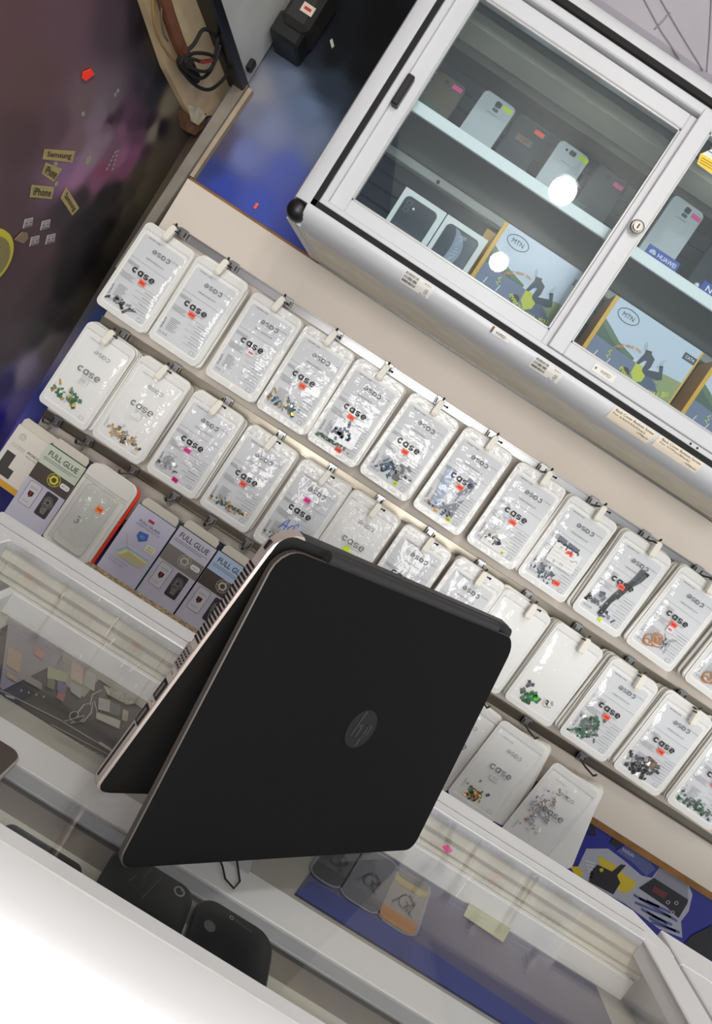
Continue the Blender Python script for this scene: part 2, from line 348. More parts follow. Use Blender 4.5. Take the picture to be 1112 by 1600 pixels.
# stickers on the side wall
TAPE = P('masking_tape', (158,142,92), .7, var=.1, scale=60); MARK = P('marker_ink', (24,18,20), .6); LABW = P('pale_label', (176,168,168), .6)
def wall_note(pxs, txt, label, m, th=.0008, mark=MARK, bold=.012, fill=.8):
    P3 = [at(x,y,'X',-.6885) for x,y in pxs]; c = sum(P3, Vector())/4   # tl, tr, br, bl
    o = thing('wall_note', label, 'sticker', c); vs = P3+[p-Vector((th,0,0)) for p in P3]
    MB().add(vs, [(0,1,2,3),(7,6,5,4),(0,4,5,1),(1,5,6,2),(2,6,7,3),(3,7,4,0)], m).build('paper', o, world=True, smooth=False)
    b = MB()
    for k, t in enumerate(txt):
        v, f, tw, th_ = glyphs(t, bold); q = []; n = len(txt)
        for a, z in v:
            u = .5+a/tw*fill; w = (k+.5)/n-(z/th_)*fill/n*.8
            top = P3[0].lerp(P3[1], u); bot = P3[3].lerp(P3[2], u); q.append(top.lerp(bot, w)+Vector((.0006,0,0)))
        b.add(q, f, mark)
    b.build('lettering', o, world=True, smooth=False)
wall_note([(70,233),(118,236),(113,254),(67,249)], ['Samsung'], 'upper masking tape note reading Samsung on the dark portrait wall', TAPE)
wall_note([(72,254),(97,264),(84,285),(66,272)], ['iPhone'], 'tilted masking tape note reading iPhone below the upper tape note', TAPE)
wall_note([(50,289),(85,292),(81,311),(47,308)], ['iPhone'], 'level masking tape note reading iPhone, lowest left of the tape notes', TAPE)
wall_note([(104,293),(124,325),(113,337),(95,310)], ['Samsung'], 'steep masking tape note reading Samsung beside the dark hair', TAPE)
for (x,y), nm in (((44,349),'upper left'),((71,352),'upper right'),((54,377),'lower middle'),((79,374),'lower right')):
    wall_note([(x-5,y-6),(x+8,y-9),(x+6,y+4),(x-8,y+8)], ['APPLE','BLUE 128','00000'][:1]+['BLUE','-- --'][1:]+['-----'], nm+' of the four tiny printed labels on the portrait wall', LABW, mark=P('label_ink', (90,82,86), .6), bold=0)
tag(px_plate('a', [(22,374),(34,362),(42,363),(43,372),(36,380),(28,377)], 'X', -.6885, .0015, P('tape_scrap', (128,106,84), .7, var=.2, scale=200)).build('tape_scrap', smooth=False), 'scrap of brown tape left of the tiny printed labels', 'tape')
tag(px_plate('a', [(129,112),(141,107),(146,115),(133,126),(128,122)], 'X', -.6875, .002, P('red_sticker', (255,58,30), .5)).build('price_sticker', smooth=False), 'bright red torn sticker high on the portrait wall', 'sticker')
o = thing('yellow_disc', 'yellow disc edge at the far left of the portrait wall', 'disc', at(-16,405,'X',-.685))
MB().prism(circ(.055,0,0,28), 0, .006, P('yellow_plastic', (190,178,40), .5), .001, M=Matrix.Rotation(R_(90),4,'Z')).build('rim', o)
MB().prism(circ(.043,0,0,28), -.001, .001, P('yellow_dark', (120,110,60), .5), M=Matrix.Translation((.0015,0,0))@Matrix.Rotation(R_(90),4,'Z')).build('face', o)
# printed jewellery of the portrait (flat print on the wall)
b = MB()
def blob(px,py,rx,rz,m):
    c = at(px,py,'X',-.6894); rx *= .7; rz *= .7; b.add([(c.x, c.y+rx*math.cos(t*.5236), c.z+rz*math.sin(t*.5236)) for t in range(12)], [tuple(range(12))], m)
PEARL = P('print_pearl', (138,138,126), .5); 
for q in ((138,250,.011,.013),(87,256,.008,.006),(88,287,.007,.007),(130,178,.008,.006),(184,142,.006,.006),(180,148,.006,.005)): blob(*q, PEARL)
for k in range(5):
    blob(180-k*3.2, 238+k*6.5, .004, .005, PEARL); blob(184-k*2.0, 236+k*7, .004, .005, PEARL)
o = struct(b.build('trim_2', smooth=False)); o['label'] = 'printed pearls and earrings on the portrait wall'
# ------------------------------------------------------------------ display board with rails
BOARD = P('display_board', (214,204,192), .55, var=.05, scale=5)
o = thing('display_board', 'long cream display board with three metal rails full of bags', 'board', (-.638,1.47,.862))
MB().box(0,2.30,-.02,-.003,0,.733, BOARD, .001).build('board', o)
MB().box(.002,2.298,-.0185,0,-.016,0, P('board_wood_edge', (140,96,44), .7, var=.25, scale=30)).box(.002,2.298,-.016,0,.733,.739, P('board_wood_edge', (140,96,44), .7)).build('backing', o)
def rail(z, tint, x0=0.):
    m = P('rail_metal_%d'%tint[0], tint, .3, .85, var=.25, scale=5); b = MB()
    b.box(x0,2.30,-.0225,-.02,-.010,.010, m); b.box(x0,2.30,-.030,-.0225,.0075,.010, m); b.box(x0,2.30,-.030,-.0225,-.010,-.0075, m)
    b.shift((0,0,z-.862)); return b.build('rail', o)
rail(1.483,(168,168,170),.03); rail(1.222,(150,142,130)); rail(.972,(128,120,108))
# bare board patches: yellowed marks
# ------------------------------------------------------------------ bags
def case_logo(b, cx, cz, k, m, y, fn=None, rot=0, bold=1.0):
    """the rounded word 'case' drawn from strokes; k = letter height"""
    r = k/2; w = k*.27*bold; ca, sa = math.cos(R_(rot)), math.sin(R_(rot))
    def T(pts, ox): return [(cx+(p[0]+ox)*ca-p[1]*sa, cz+(p[0]+ox)*sa+p[1]*ca) for p in pts]
    rr = r-w/2; arc = lambda a0,a1,n=14,x=0,z=0,R=rr,RZ=None: [(x+R*math.cos(R_(a0+(a1-a0)*i/n)), z+(RZ or R)*math.sin(R_(a0+(a1-a0)*i/n))) for i in range(n+1)]
    p = k*1.16
    b.ribbon(T(arc(38,322), -1.5*p), w, y, m, fn)
    b.ribbon(T(arc(0,360,18)[:-1], -.5*p), w, y, m, fn, closed=True); b.ribbon(T([(rr,.5*k*.9),(rr,-.5*k)], -.5*p), w, y+.00002, m, fn)
    q = rr/2; s_ = arc(20,270,9,0,q,rr*.95,q)+arc(90,-160,9,0,-q,rr*.95,q); b.ribbon(T(s_, .5*p), w*.85, y, m, fn)
    b.ribbon(T(arc(0,320)+[], 1.5*p), w, y, m, fn); b.ribbon(T([(-rr,0),(rr+w/2,0)], 1.5*p), w*.8, y+.00002, m, fn)
class Film:
    def __init__(s, seed, amp=.0007, B=.0055, w=.108, h=.176, cz=-.110):
        r = random.Random(seed); s.w, s.h, s.cz, s.B, s.amp = w, h, cz, B, amp
        s.k = [(math.cos(a), math.sin(a), r.uniform(60,240), r.uniform(0,6), r.uniform(.3,1)) for a in [r.uniform(0,3.14) for _ in range(6)]]
    def __call__(s, x, z):
        u = min(1, abs(2*x/s.w)); v = min(1, abs(2*(z-s.cz)/s.h)); m = (1-u**4)*(1-v**4)
        q = 0
        for c, sn, f, ph, a in s.k:
            t = math.sin((x*c+z*sn)*f+ph+1.5*math.sin((x*sn-z*c)*f*.35)); q += a*(1-abs(t))**2
        return -(s.B*m**.6*(1+.25*math.sin(40*z))+s.amp*q*m**.4+.0014)
    def grid(s, m, nx=22, nz=34):
        b = MB(); vs = []; o = rrect(1,1,.12)
        for j in range(nz+1):
            for i in range(nx+1):
                x = (i/nx-.5)*s.w; z = s.cz+(j/nz-.5)*s.h; vs.append((x, s(x,z), z))
        b.add(vs, [(j*(nx+1)+i, j*(nx+1)+i+1, (j+1)*(nx+1)+i+1, (j+1)*(nx+1)+i) for j in range(nz) for i in range(nx)], m); return b
BW, BH = .126, .214
def sheet_mesh(name, panel=True, m=BAGW):
    b = MB(); b.prism(rrect(BW,BH,(.012,.012,.014,.014),0,-BH/2), -.0012, .0, m, .0003, mside=BAGE)
    return b.mesh(name)
def rim_mesh():
    b = MB(); o = rrect(BW-.003,BH-.003,(.011,.011,.013,.013),0,-BH/2); i = rrect(.110,.182,.006,0,-.110); n = len(o)
    vs = [(p[0],-.0026,p[1]) for p in o]+[(p[0],-.0026,p[1]) for p in i]; b.add(vs, [(k,(k+1)%n,n+(k+1)%n,n+k) for k in range(n)], FILMR); 
    for zz in (-.0165,-.0185): b.box(-.058,.058,-.0036,-.0026,zz-.0005,zz+.0005, FILMR)
    return b.mesh('seal_rim')
FILMR = clear('rim_film', .25, (236,236,234), .12, bump=.25, scale=60)
SHEET = sheet_mesh('back_sheet'); RIM = rim_mesh()
PANEL_A = MB().flat(rrect(.104,.172,.007,0,-.112), -.0015, GREYPANEL).mesh('print_panel', False)
FILMS = []
for k in range(4):
    F = Film(k+1); FILMS.append((F, F.grid(FILM).mesh('pouch_film')))
FCR = Film(11, .0026, .008); FILM_CR = FCR.grid(FILM2, 30, 46).mesh('pouch_film')
FSM = Film(12, .0013, .0065); FILM_SM = FSM.grid(FILM2, 26, 40).mesh('pouch_film')
_lg = {}
def prints(kind, F, key):
    """lettering meshes of a bag front: bold word, grey upside-down word, small print"""
    if (kind,key) in _lg: return _lg[(kind,key)]
    e = -.0006; a, g, s = MB(), MB(), MB()
    if kind == 'case':
        case_logo(a, -.003, -.106, .0125, INK, e, F)
        s.text('ACCESSORIES', .004,-.116, GREYINK, w=.034, h=.0021, y=e, fn=F)
        case_logo(g, .006, -.050, .0098, GREYINK, e, F, rot=180, bold=.75); g.text('ACCESSORIES', .003,-.070, GREYINK, w=.045, h=.0034, rot=180, y=e, fn=F)
        s.text('THE NEW CASE', -.026,-.030, INK, w=.031, h=.0025, y=e, fn=F); s.text('THE NEW CASE', .036,-.045, GREYINK, w=.026, h=.0022, rot=180, y=e, fn=F)
        s.text('QUALITY', -.047,-.168, INK, w=.026, h=.0048, rot=90, y=e, fn=F)
        for z, x0, x1 in ((-.084,-.05,.05),(-.128,-.005,.05),(-.141,.0,.05),(-.154,.0,.05),(-.168,.005,.05),(-.181,.01,.05)):
            s.ribbon([(x0+(x1-x0)*i/6,z) for i in range(7)], .0006, e, LINEINK, F)
        for z in (-.0945,-.0972,-.0999): s.ribbon([(-.05,z),(-.035,z),(-.02,z)], .0009, e, LINEINK, F)
        for k in range(4): s.ribbon([(-.05+.004*(k%2),-.122-.0034*k),(-.03,-.122-.0034*k),(-.012-.004*(k%3),-.122-.0034*k)], .0010, e, LINEINK, F)
        for k in range(8): s.ribbon([(-.038,-.150-.0038*k),(-.025,-.150-.0038*k),(-.014-.003*(k%3),-.150-.0038*k)], .0011, e, LINEINK, F)
        for z in (-.1345,-.1475,-.1615,-.1745): s.ribbon([(.02,z),(.032,z),(.046,z)], .0011, e, LINEINK, F)
        for k in range(3): s.ribbon(circ(.0022,-.044+.0075*k,-.1885,10), .0007, e, GREYINK, F, closed=True)
    else:
        case_logo(a, .003, -.100, .0125, GREYINK, e, F, bold=.7); s.text('ACCESSORIES', .008,-.110, LINEINK, w=.03, h=.002, y=e, fn=F)
        case_logo(g, .006, -.052, .0088, LINEINK, e, F, rot=180, bold=.5); s.text('THE NEW CASE', -.026,-.032, GREYINK, w=.028, h=.0022, y=e, fn=F)
        s.text('QUALITY', -.047,-.168, LINEINK, w=.022, h=.0036, rot=90, y=e, fn=F)
    s.ribbon(rrect(.010,.008,.001,.040,-.192), .0006, e, LINEINK, F, closed=True)
    r = tuple(x.mesh(n, False) for x, n in ((a,'brand_print'),(g,'reversed_print'),(s,'small_print'))); _lg[(kind,key)] = r; return r
GRNP = P('green_board', (38,112,66), .45, var=.3, scale=300); GOLDP = P('gold_contacts', (232,184,92), .25, .35); COPP = P('copper_flex', (190,130,74), .35, .4)
BLKC = P('black_part', (38,38,42), .4); BLUEF = P('blue_film', (70,112,160), .2); TEAL = P('teal_board', (40,96,104), .4, var=.3, scale=300); SILV = P('silver_part', (190,194,196), .25, .4)
DKGR = P('dark_green_part', (42,74,52), .4, var=.3, scale=200); DKBR = P('dark_brown_part', (58,48,44), .4); BLUEG = P('blue_grey_flex', (66,78,104), .35)
def pile(kind, F):
    r = random.Random(hash(kind)%1 + len(kind)*13 + ord(kind[0])); b = MB(); 
    def bits(n, cx, cz, sx, sz, mats, l0, l1, t=.0008):
        for _ in range(n):
            x, z = r.gauss(cx,sx), r.gauss(cz,sz); x = max(-.046,min(.046,x)); z = max(-.194,z)
            l, w = r.uniform(l0,l1), r.uniform(l0,l1)*.6
            y = r.uniform(F(x,z)*.85, -.0022); M = Matrix.Translation((x,y,z))@Matrix.Rotation(r.uniform(0,3.1),4,'Y')@Matrix.Rotation(r.uniform(-.6,.6),4,'X')@Matrix.Rotation(r.uniform(-.6,.6),4,'Z')
            b.box(-l/2,l/2,-t/2,t/2,-w/2,w/2, r.choice(mats), 0, M)
    if kind == 'green': bits(46,-.012,-.168,.015,.009,[GRNP,GRNP,GRNP,GOLDP,WHITEL],.006,.014)
    elif kind == 'gold': bits(60,-.004,-.176,.020,.008,[GOLDP,GOLDP,GOLDP,BLKC,SILV,DKBR],.004,.012)
    elif kind == 'black': bits(16,-.008,-.183,.014,.005,[BLKC,BLKC,DKBR,SILV],.006,.016)
    elif kind == 'teal': bits(46,-.010,-.176,.017,.008,[TEAL,TEAL,TEAL,GOLDP,SILV],.005,.013)
    elif kind == 'olive': bits(56,-.004,-.182,.019,.006,[SILV,DKGR,DKGR,GOLDP],.004,.010)
    elif kind == 'silver': bits(40,-.030,-.176,.012,.008,[SILV,SILV,BLKC,WHITEL],.004,.011)
    elif kind == 'blackflex':
        bits(24,-.008,-.172,.018,.009,[BLKC,BLKC,BLUEF,TEAL,SILV],.006,.020)
        b.box(.006,.022,-.0045,-.003,-.185,-.145, BLKC); b.box(.022,.034,-.0045,-.003,-.152,-.140, BLUEG); b.box(-.012,.012,-.0046,-.003,-.165,-.155, BLKC)
    elif kind == 'blueflex':
        for x, z, a, l in ((-.028,-.140,-8,.09),(.016,-.134,4,.085)): b.box(-.011,.011,-.0008,.0008,-l/2,l/2, BLUEF if x < 0 else BLUEG, 0, Matrix.Translation((x,-.004,z))@Matrix.Rotation(R_(a),4,'Y'))
        b.box(-.034,.026,-.0046,-.003,-.186,-.168, BLUEG); bits(26,0,-.184,.022,.006,[BLUEF,SILV,BLUEG,BLKC,GOLDP],.005,.013)
    elif kind == 'chips':
        b.box(-.036,.03,-.0044,-.0035,-.196,-.158, WHITEL); bits(14,-.010,-.178,.012,.007,[BLKC,BLUEG,SILV,DKBR],.006,.014,.002)
    elif kind == 'label':
        bits(44,-.016,-.178,.018,.008,[BLUEG,SILV,TEAL,BLKC],.004,.012)
        for k in range(9): b.box(-.034+.007*k,-.028+.007*k,-.0046,-.0035,-.104,-.092, BLUEG, 0, Matrix.Rotation(R_(3),4,'Y'))
    elif kind == 'straps':
        for x0, z0, x1, z1 in ((.020,-.055,-.006,-.186),(.030,-.058,.004,-.140),(.012,-.098,-.006,-.188)):
            n = 8; pts = [(x0+(x1-x0)*i/n+.003*math.sin(i*.9), z0+(z1-z0)*i/n) for i in range(n+1)]; b.ribbon(pts, .011, -.0045, BLKC)
        bits(12,-.030,-.165,.008,.010,[BLUEG,BLKC],.006,.016); bits(8,.0,-.182,.015,.006,[BLUEG,SILV],.005,.012); b.box(.026,.036,-.006,-.004,-.064,-.056, BLKC)
    elif kind == 'copper':
        for k in range(7):
            cx, cz = r.uniform(-.032,-.004), r.uniform(-.188,-.160); n = 14; rr = r.uniform(.006,.012)
            b.ribbon([(cx+rr*math.cos(.45*i)*(1+.1*i/3), cz+rr*math.sin(.45*i)) for i in range(n)], .003, -.004-.0004*k, COPP)
        for k in range(8): x, z = r.uniform(.004,.03), r.uniform(-.19,-.165); b.ribbon([(x,z),(x+r.uniform(-.01,.01),z+.012),(x+r.uniform(-.014,.014),z+.022)], .0032, -.004, SILV)
    elif kind == 'greenheap': bits(90,-.018,-.164,.017,.015,[DKGR,GRNP,DKGR,SILV,GRNP],.006,.014)
    elif kind == 'blackheap': bits(70,-.010,-.172,.017,.011,[BLKC,DKBR,BLKC,SILV],.006,.016,.002); b.box(.008,.028,-.006,-.004,-.165,-.145, P('brown_part', (120,84,56), .5), 0, Matrix.Rotation(R_(6),4,'Y'))
    elif kind == 'mossheap': bits(90,.002,-.184,.024,.006,[DKGR,DKGR,GRNP,SILV],.004,.010)
    elif kind == 'sachet': bits(34,-.010,-.188,.018,.004,[DKGR,GRNP,SILV],.004,.010)
    elif kind == 'pcb': 
        bits(16,-.010,-.178,.013,.007,[GRNP,DKGR,GRNP],.010,.020,.0012); bits(5,-.034,-.160,.004,.004,[BLKC],.006,.012); bits(8,.020,-.168,.008,.006,[SILV,PINKW,WHITEL],.005,.011)
    elif kind == 'mixed': bits(50,-.014,-.180,.012,.010,[GRNP,DKGR,GOLDP,P('red_part', (150,50,50), .5)],.005,.012)
    elif kind == 'brass': bits(110,-.022,-.112,.014,.024,[SILV,COPP,WHITEL,P('mauve_part', (140,120,140), .4),SILV],.004,.010)
    return b
def sticker(b, x, z, w, h, m, rot, F, txt=True):
    M2 = [(x+a*math.cos(R_(rot))-c*math.sin(R_(rot)), z+a*math.sin(R_(rot))+c*math.cos(R_(rot))) for a,c in ((-w/2,-h/2),(0,-h/2),(w/2,-h/2),(w/2,h/2),(0,h/2),(-w/2,h/2))]
    b.flat(M2, -.0010, m, F)
    if txt:
        for k in range(3): b.box(x-w*.28+k*w*.22, x-w*.14+k*w*.22, F(x,z)-.0016, F(x,z)-.0012, z-h*.16, z+h*.16, STINK)
HOOKROD = MB().tube([(0,0,.000),(0,-.030,0),(0,-.072,.004),(0,-.080,.012)], .0024, DARKSTEEL, 8).mesh('hook_rod')
HPLATE = MB().box(-.011,.011,-.0045,-.0002,-.011,.012, STEEL, .001).box(-.009,-.006,-.0052,-.0045,-.006,.006, BLACKP).box(.006,.009,-.0052,-.0045,-.006,.006, BLACKP).mesh('base_plate')
HTAG = MB().prism(rrect(.0145,.036,(.003,.003,.0065,.0065),0,-.012), -.0045, .0045, WHITEP, .0015).prism(rrect(.012,.004,.0015,0,-.031), -.0035, .003, P('ivory_plastic', (214,206,186), .4), .0005).mesh('tag_holder')
HPIN = MB().tube([(0,0,0),(.009,0,.001)], .0016, BLACKP, 8).sphere((.0095,0,.001), .0028, BLACKP, 8, 6).mesh('tip')
def hook(x, ztip, label, depth, tilt=0, holder=True, zr=None):
    """rod with base plate on the rail; holder hangs from its tip"""
    o = thing('display_hook', label, 'hook', (x, 1.44, zr if zr else ztip+.018), group=None)
    k = depth/.080; link('base_plate', HPLATE, o)
    link('rod', HOOKROD, o, Matrix.Translation((0,-.003,-.006))@Matrix.Diagonal((1,k,1,1)))
    if holder:
        M = Matrix.Translation((0,-.078*k-.006,-.006))@Matrix.Rotation(R_(tilt),4,'Y')
        th = link('tag_holder', HTAG, o, M); link('tip', HPIN, th, Matrix.Translation((.006 if tilt >= 0 else -.015,-.002,-.002)))
    return o
PLAIN = MB(); PLAIN.prism(rrect(BW,BH,(.012,.012,.014,.014),0,-BH/2), -.0052, .0, BAGW, .0022, mside=BAGE); PLAIN = PLAIN.mesh('zip_bag')
def bag(x, ztop, yf, kind, label, contents=None, stickers=(), roll=0, film=0, extra=None):
    o = thing('zip_bag', label, 'bag', (x, yf, ztop), (0, R_(roll), 0))
    sh = link('back_sheet', SHEET, o); link('seal_rim', RIM, o)
    F, fm = (FCR, FILM_CR) if film == 'crumple' else (FSM, FILM_SM) if film == 'soft' else FILMS[film%4]
    if kind == 'case': link('print_panel', PANEL_A, o)
    link('pouch_film', fm, o)
    if kind in ('case','clear'):
        for me in prints(kind, F, film): link(me.name.split('.')[0], me, o)
    if contents: pile(contents, F).build('spare_parts', o, smooth=False)
    for k, st in enumerate(stickers):
        b = MB(); sticker(b, *st, F); b.build('price_sticker', o, smooth=False)
    if extra: extra(o, F)
    return o
ORD = ('first','second','third','fourth','fifth','sixth')
def stack(x, ztop, yf, n, desc, dx=.0012, roll=0, step=.0085, droll=1.2, m=None):
    g = 'sleeves stacked behind ' + desc
    for k in range(n):
        o = link('zip_bag', PLAIN); o.location = (x+rnd.uniform(-1,1)*.0025+dx*(k+1), yf+.0075+step*k, ztop+.003+rnd.uniform(-.003,.003)-.0008*k)
        o.rotation_euler = (R_(rnd.uniform(-.3,.3)), R_(roll+rnd.uniform(-droll,droll)), 0)
        tag(o, (ORD[k] if k < n-1 else 'rearmost')+' plain white sleeve stacked behind ' + desc, 'bag', g)
OR = lambda x,z,r=-4: (x,z,.016,.0105,ORANGE,r)
def sachet(o, F):
    b = MB(); b.prism(rrect(.062,.046,.002,-.006,-.160), -.0098, -.0090, P('silver_sachet', (248,251,255), .3, bump=.3, scale=120), .0003)
    b.build('sachet', o, Matrix.Rotation(R_(-4),4,'Y'))
    b = MB(); r = random.Random(3)
    for k in range(22):
        xx, zz = r.gauss(-.002,.010), r.gauss(-.160,.008); b.box(-.004,.004,-.0003,.0003,-.003,.003, BLUEG, 0, Matrix.Translation((xx,-.0104,zz))@Matrix.Rotation(r.uniform(0,3),4,'Y'))
    b.build('spare_parts', o, smooth=False)
def handlabel(o, F):
    b = MB(); M = Matrix.Translation((.002,-.0092,-.128))@Matrix.Rotation(R_(-2),4,'Y'); b.prism(rrect(.068,.046,.001), -.0004, 0, WHITEL, M=M)
    for k in range(4): b.box(-.030,.020+.003*k,-.0007,-.0005,.012-.009*k,.0125-.009*k, LINEINK, 0, M)
    b.text('10', -.018,.017, INK, h=.005, y=-.0008, M=M); b.text('5', -.016,-.017, INK, h=.0065, y=-.0008, M=M); b.text('11', .002,-.015, INK, h=.0065, y=-.0008, M=M)
    b.ribbon([(.014,.004),(.018,.001),(.026,.008),(.031,.006)], .001, -.0008, INK, M=M); b.build('written_label', o, smooth=False)
def handwriting(o, F):
    b = MB(); BL = P('blue_marker', (52,96,200), .5); e = lambda x,z: F(x,z)-.0012; w = .0021
    for st in ([(-.024,-.160),(-.018,-.140),(-.012,-.132),(-.012,-.158)], [(-.022,-.150),(-.008,-.148)], [(-.002,-.140),(.005,-.138),(.006,-.150),(-.002,-.158),(-.006,-.150),(-.001,-.141)],
               [(.010,-.146),(.010,-.154),(.022,-.150)], [(.024,-.136),(.018,-.166)], [(.004,-.136),(.010,-.130),(.012,-.136)]): b.ribbon(st, w, 0, BL, e)
    b.build('handwriting', o, smooth=False)
def smalltag(o, F):
    b = MB(); b.flat(rrect(.022,.013,.001,.002,-.120), -.0012, WHITEL, F); 
    for k in range(3): b.ribbon([(-.006,-.1165-.003*k),(.002,-.1165-.003*k),(.009,-.1165-.003*k)], .0007, -.0018, GREYINK, F)
    b.build('paper_tag', o, smooth=False)
Z1, Z2 = 1.463, 1.211
ROW1 = [  # x, front y, n behind, kind, label, contents, stickers, roll, film, extra
 (-.580,1.405,4,'case','first bag on the top rail, orange sticker and a few small black parts','black',[OR(.004,-.121)],2.0,0,None),
 (-.446,1.400,4,'case','second bag on the top rail, orange sticker and no parts to see','',[OR(-.003,-.121)],1.0,1,None),
 (-.302,1.400,4,'case','third bag on the top rail, pale pink outlined sticker and empty front','',[(.003,-.121,.016,.013,PINKW,-4)],0,'softA',None),
 (-.168,1.397,4,'case','fourth bag on the top rail, teal circuit pieces at the bottom','teal',[OR(.003,-.121)],0,2,None),
 (-.034,1.396,4,'case','fifth bag on the top rail, silver sachet inside between two orange stickers','sachet',[OR(-.004,-.121),OR(.012,-.196,-6)],.5,3,sachet),
 (.108,1.392,4,'case','sixth bag on the top rail, black and teal flex pieces with lime dot','blackflex',[OR(-.002,-.121),(.020,-.190,.009,.009,LIME,0)],1.5,0,None),
 (.248,1.392,4,'case','seventh bag on the top rail, wide blue flex strips with lime dot','blueflex',[OR(.002,-.121),(.022,-.194,.009,.009,LIME,0)],1.5,1,None),
 (.388,1.388,4,'case','eighth bag on the top rail, small dark chips on white backing','chips',[OR(.000,-.123),(.020,-.192,.009,.009,LIME,0)],1.0,2,None),
 (.525,1.386,5,'case','ninth bag on the top rail, handwritten white label inside','label',[OR(.006,-.113),OR(.022,-.183,8)],1.5,3,handlabel),
 (.668,1.384,5,'case','tenth bag on the top rail, long black straps inside','straps',[OR(-.002,-.113),(.004,-.200,.009,.009,LIME,0)],1.0,0,None),
 (.815,1.380,6,'case','eleventh bag on the top rail, curled copper and silver flex inside','copper',[OR(-.002,-.121),(-.002,-.134,.014,.014,PINKW,0)],3.0,1,None),
 (.975,1.384,6,'case','last bag on the top rail, cut by the right edge of the photo','copper',[],3.0,2,None)]
ROW2 = [
 (-.575,1.402,4,'clear','first bag on the middle rail, green circuit boards with gold','green',[],2.0,0,smalltag),
 (-.436,1.398,4,'clear','second bag on the middle rail, many gold contacts','gold',[],1.5,'soft',smalltag),
 (-.296,1.396,4,'case','third bag on the middle rail, crumpled shiny film with two magenta stickers','silver',[(-.004,-.124,.016,.010,MAGENTA,-4),(.006,-.196,.014,.011,MAGENTA,-4)],.5,'crumple',None),
 (-.155,1.394,4,'case','fourth bag on the middle rail, orange sticker and tiny silver and green bits','olive',[OR(-.002,-.121)],1.0,2,None),
 (-.016,1.392,4,'case','fifth bag on the middle rail, blue handwriting and a magenta sticker','olive',[(-.004,-.075,.016,.010,MAGENTA,-4)],.5,3,handwriting),
 (.116,1.390,4,'clear','sixth bag on the middle rail, lime sticker above the laptop hinge','',[(-.002,-.118,.016,.011,LIME,-4)],1.0,'soft',None),
 (.254,1.388,4,'case','seventh bag on the middle rail, half hidden behind the laptop lid','',[],1.0,1,None),
 (.392,1.388,4,'case','eighth bag on the middle rail, lower half hidden by the laptop','',[],1.5,0,None),
 (.520,1.386,4,'plain','ninth bag on the middle rail, plain white with no print','',[],1.5,2,None),
 (.660,1.384,5,'plain','tenth bag on the middle rail, plain white with green boards and green sticker','pcb',[(-.008,-.172,.017,.011,GREENL,-10)],2.0,3,None),
 (.806,1.380,6,'case','eleventh bag on the middle rail, heap of green boards under orange sticker','greenheap',[OR(.000,-.122)],2.0,0,None),
 (.952,1.378,6,'case','twelfth bag on the middle rail, heap of black connectors','blackheap',[OR(.000,-.122)],2.5,1,None),
 (1.095,1.376,6,'case','last bag on the middle rail, moss green bits along its bottom','mossheap',[OR(.000,-.122)],2.0,2,None)]
for rw, (ROW, zt, nm) in enumerate(((ROW1,Z1,'top'),(ROW2,Z2,'middle'))):
    for i, (x,yf,n,kind,lab,cont,st,roll,film,ex) in enumerate(ROW):
        if film == 'softA': film = 'soft'
        if i >= 5: x -= .001
        zt_ = zt+.0006*i
        bag(x, zt_, yf, kind, lab, cont, st, roll, film, ex)
        stack(x, zt_, yf, n, 'the '+lab.split(',')[0], dx=-.0012 if i > 7 else .0015, roll=roll, step=min(.0085,(1.442-yf)/(n+1)))
        hook(x+.002+.0025*(i>7), zt_-.008, 'hook with ivory tag holder through the '+lab.split(',')[0], 1.442-yf+.016, tilt=10-1.2*i if i < 10 else -4, zr=1.483 if rw == 0 else 1.222)
# lower rail
def r3bag(x, zt, yf, kind, lab, cont, roll, film, ex=None):
    return bag(x, zt, yf, kind, lab, cont, (), roll, film, ex)
r3bag(.560,.962,1.392,'clear','bag at the laptop edge on the bottom rail, mostly hidden','',4,'soft')
stack(.560,.962,1.392,2,'the mostly hidden bag at the laptop edge', roll=5, droll=3)
r3bag(.676,.962,1.378,'clear','slanted bag on the bottom rail with mixed green and gold bits','mixed',3,1,smalltag)
for k, (dx, rl) in enumerate(((.014,-3.5),(.026,-7.5))):
    o = link('zip_bag', PLAIN); o.location = (.680+dx*.4, 1.388+.009*k, .962-.002*k); o.rotation_euler = (0, R_(rl), 0); tag(o, ('first','second')[k]+' fanned sleeve showing right of the mixed green and gold bag', 'bag', 'fanned sleeves on the bottom rail')
r3bag(.826,.946,1.372,'clear','wide slanted bag on the bottom rail full of brass and silver bits','brass',4,'soft')
for k, (dx, rl, lb) in enumerate(((.016,-2,'nearest'),(.030,-8,'middle'),(.034,-13,'rearmost'))):
    o = link('zip_bag', PLAIN); o.location = (.834+dx*.3, 1.383+.009*k, .946-.003*k); o.rotation_euler = (0, R_(rl), 0); tag(o, lb+' of the three sleeves fanned out behind the brass and silver bag', 'bag', 'fanned sleeves on the bottom rail')
for x, z, l in ((.562,.955,'bare bent hook behind the laptop edge on the bottom rail'),(.690,.955,'bare bent hook holding the mixed green and gold bag'),(.846,.938,'bare bent hook holding the brass and silver bag')):
    hook(x, z, l, .085, holder=False, zr=.972)
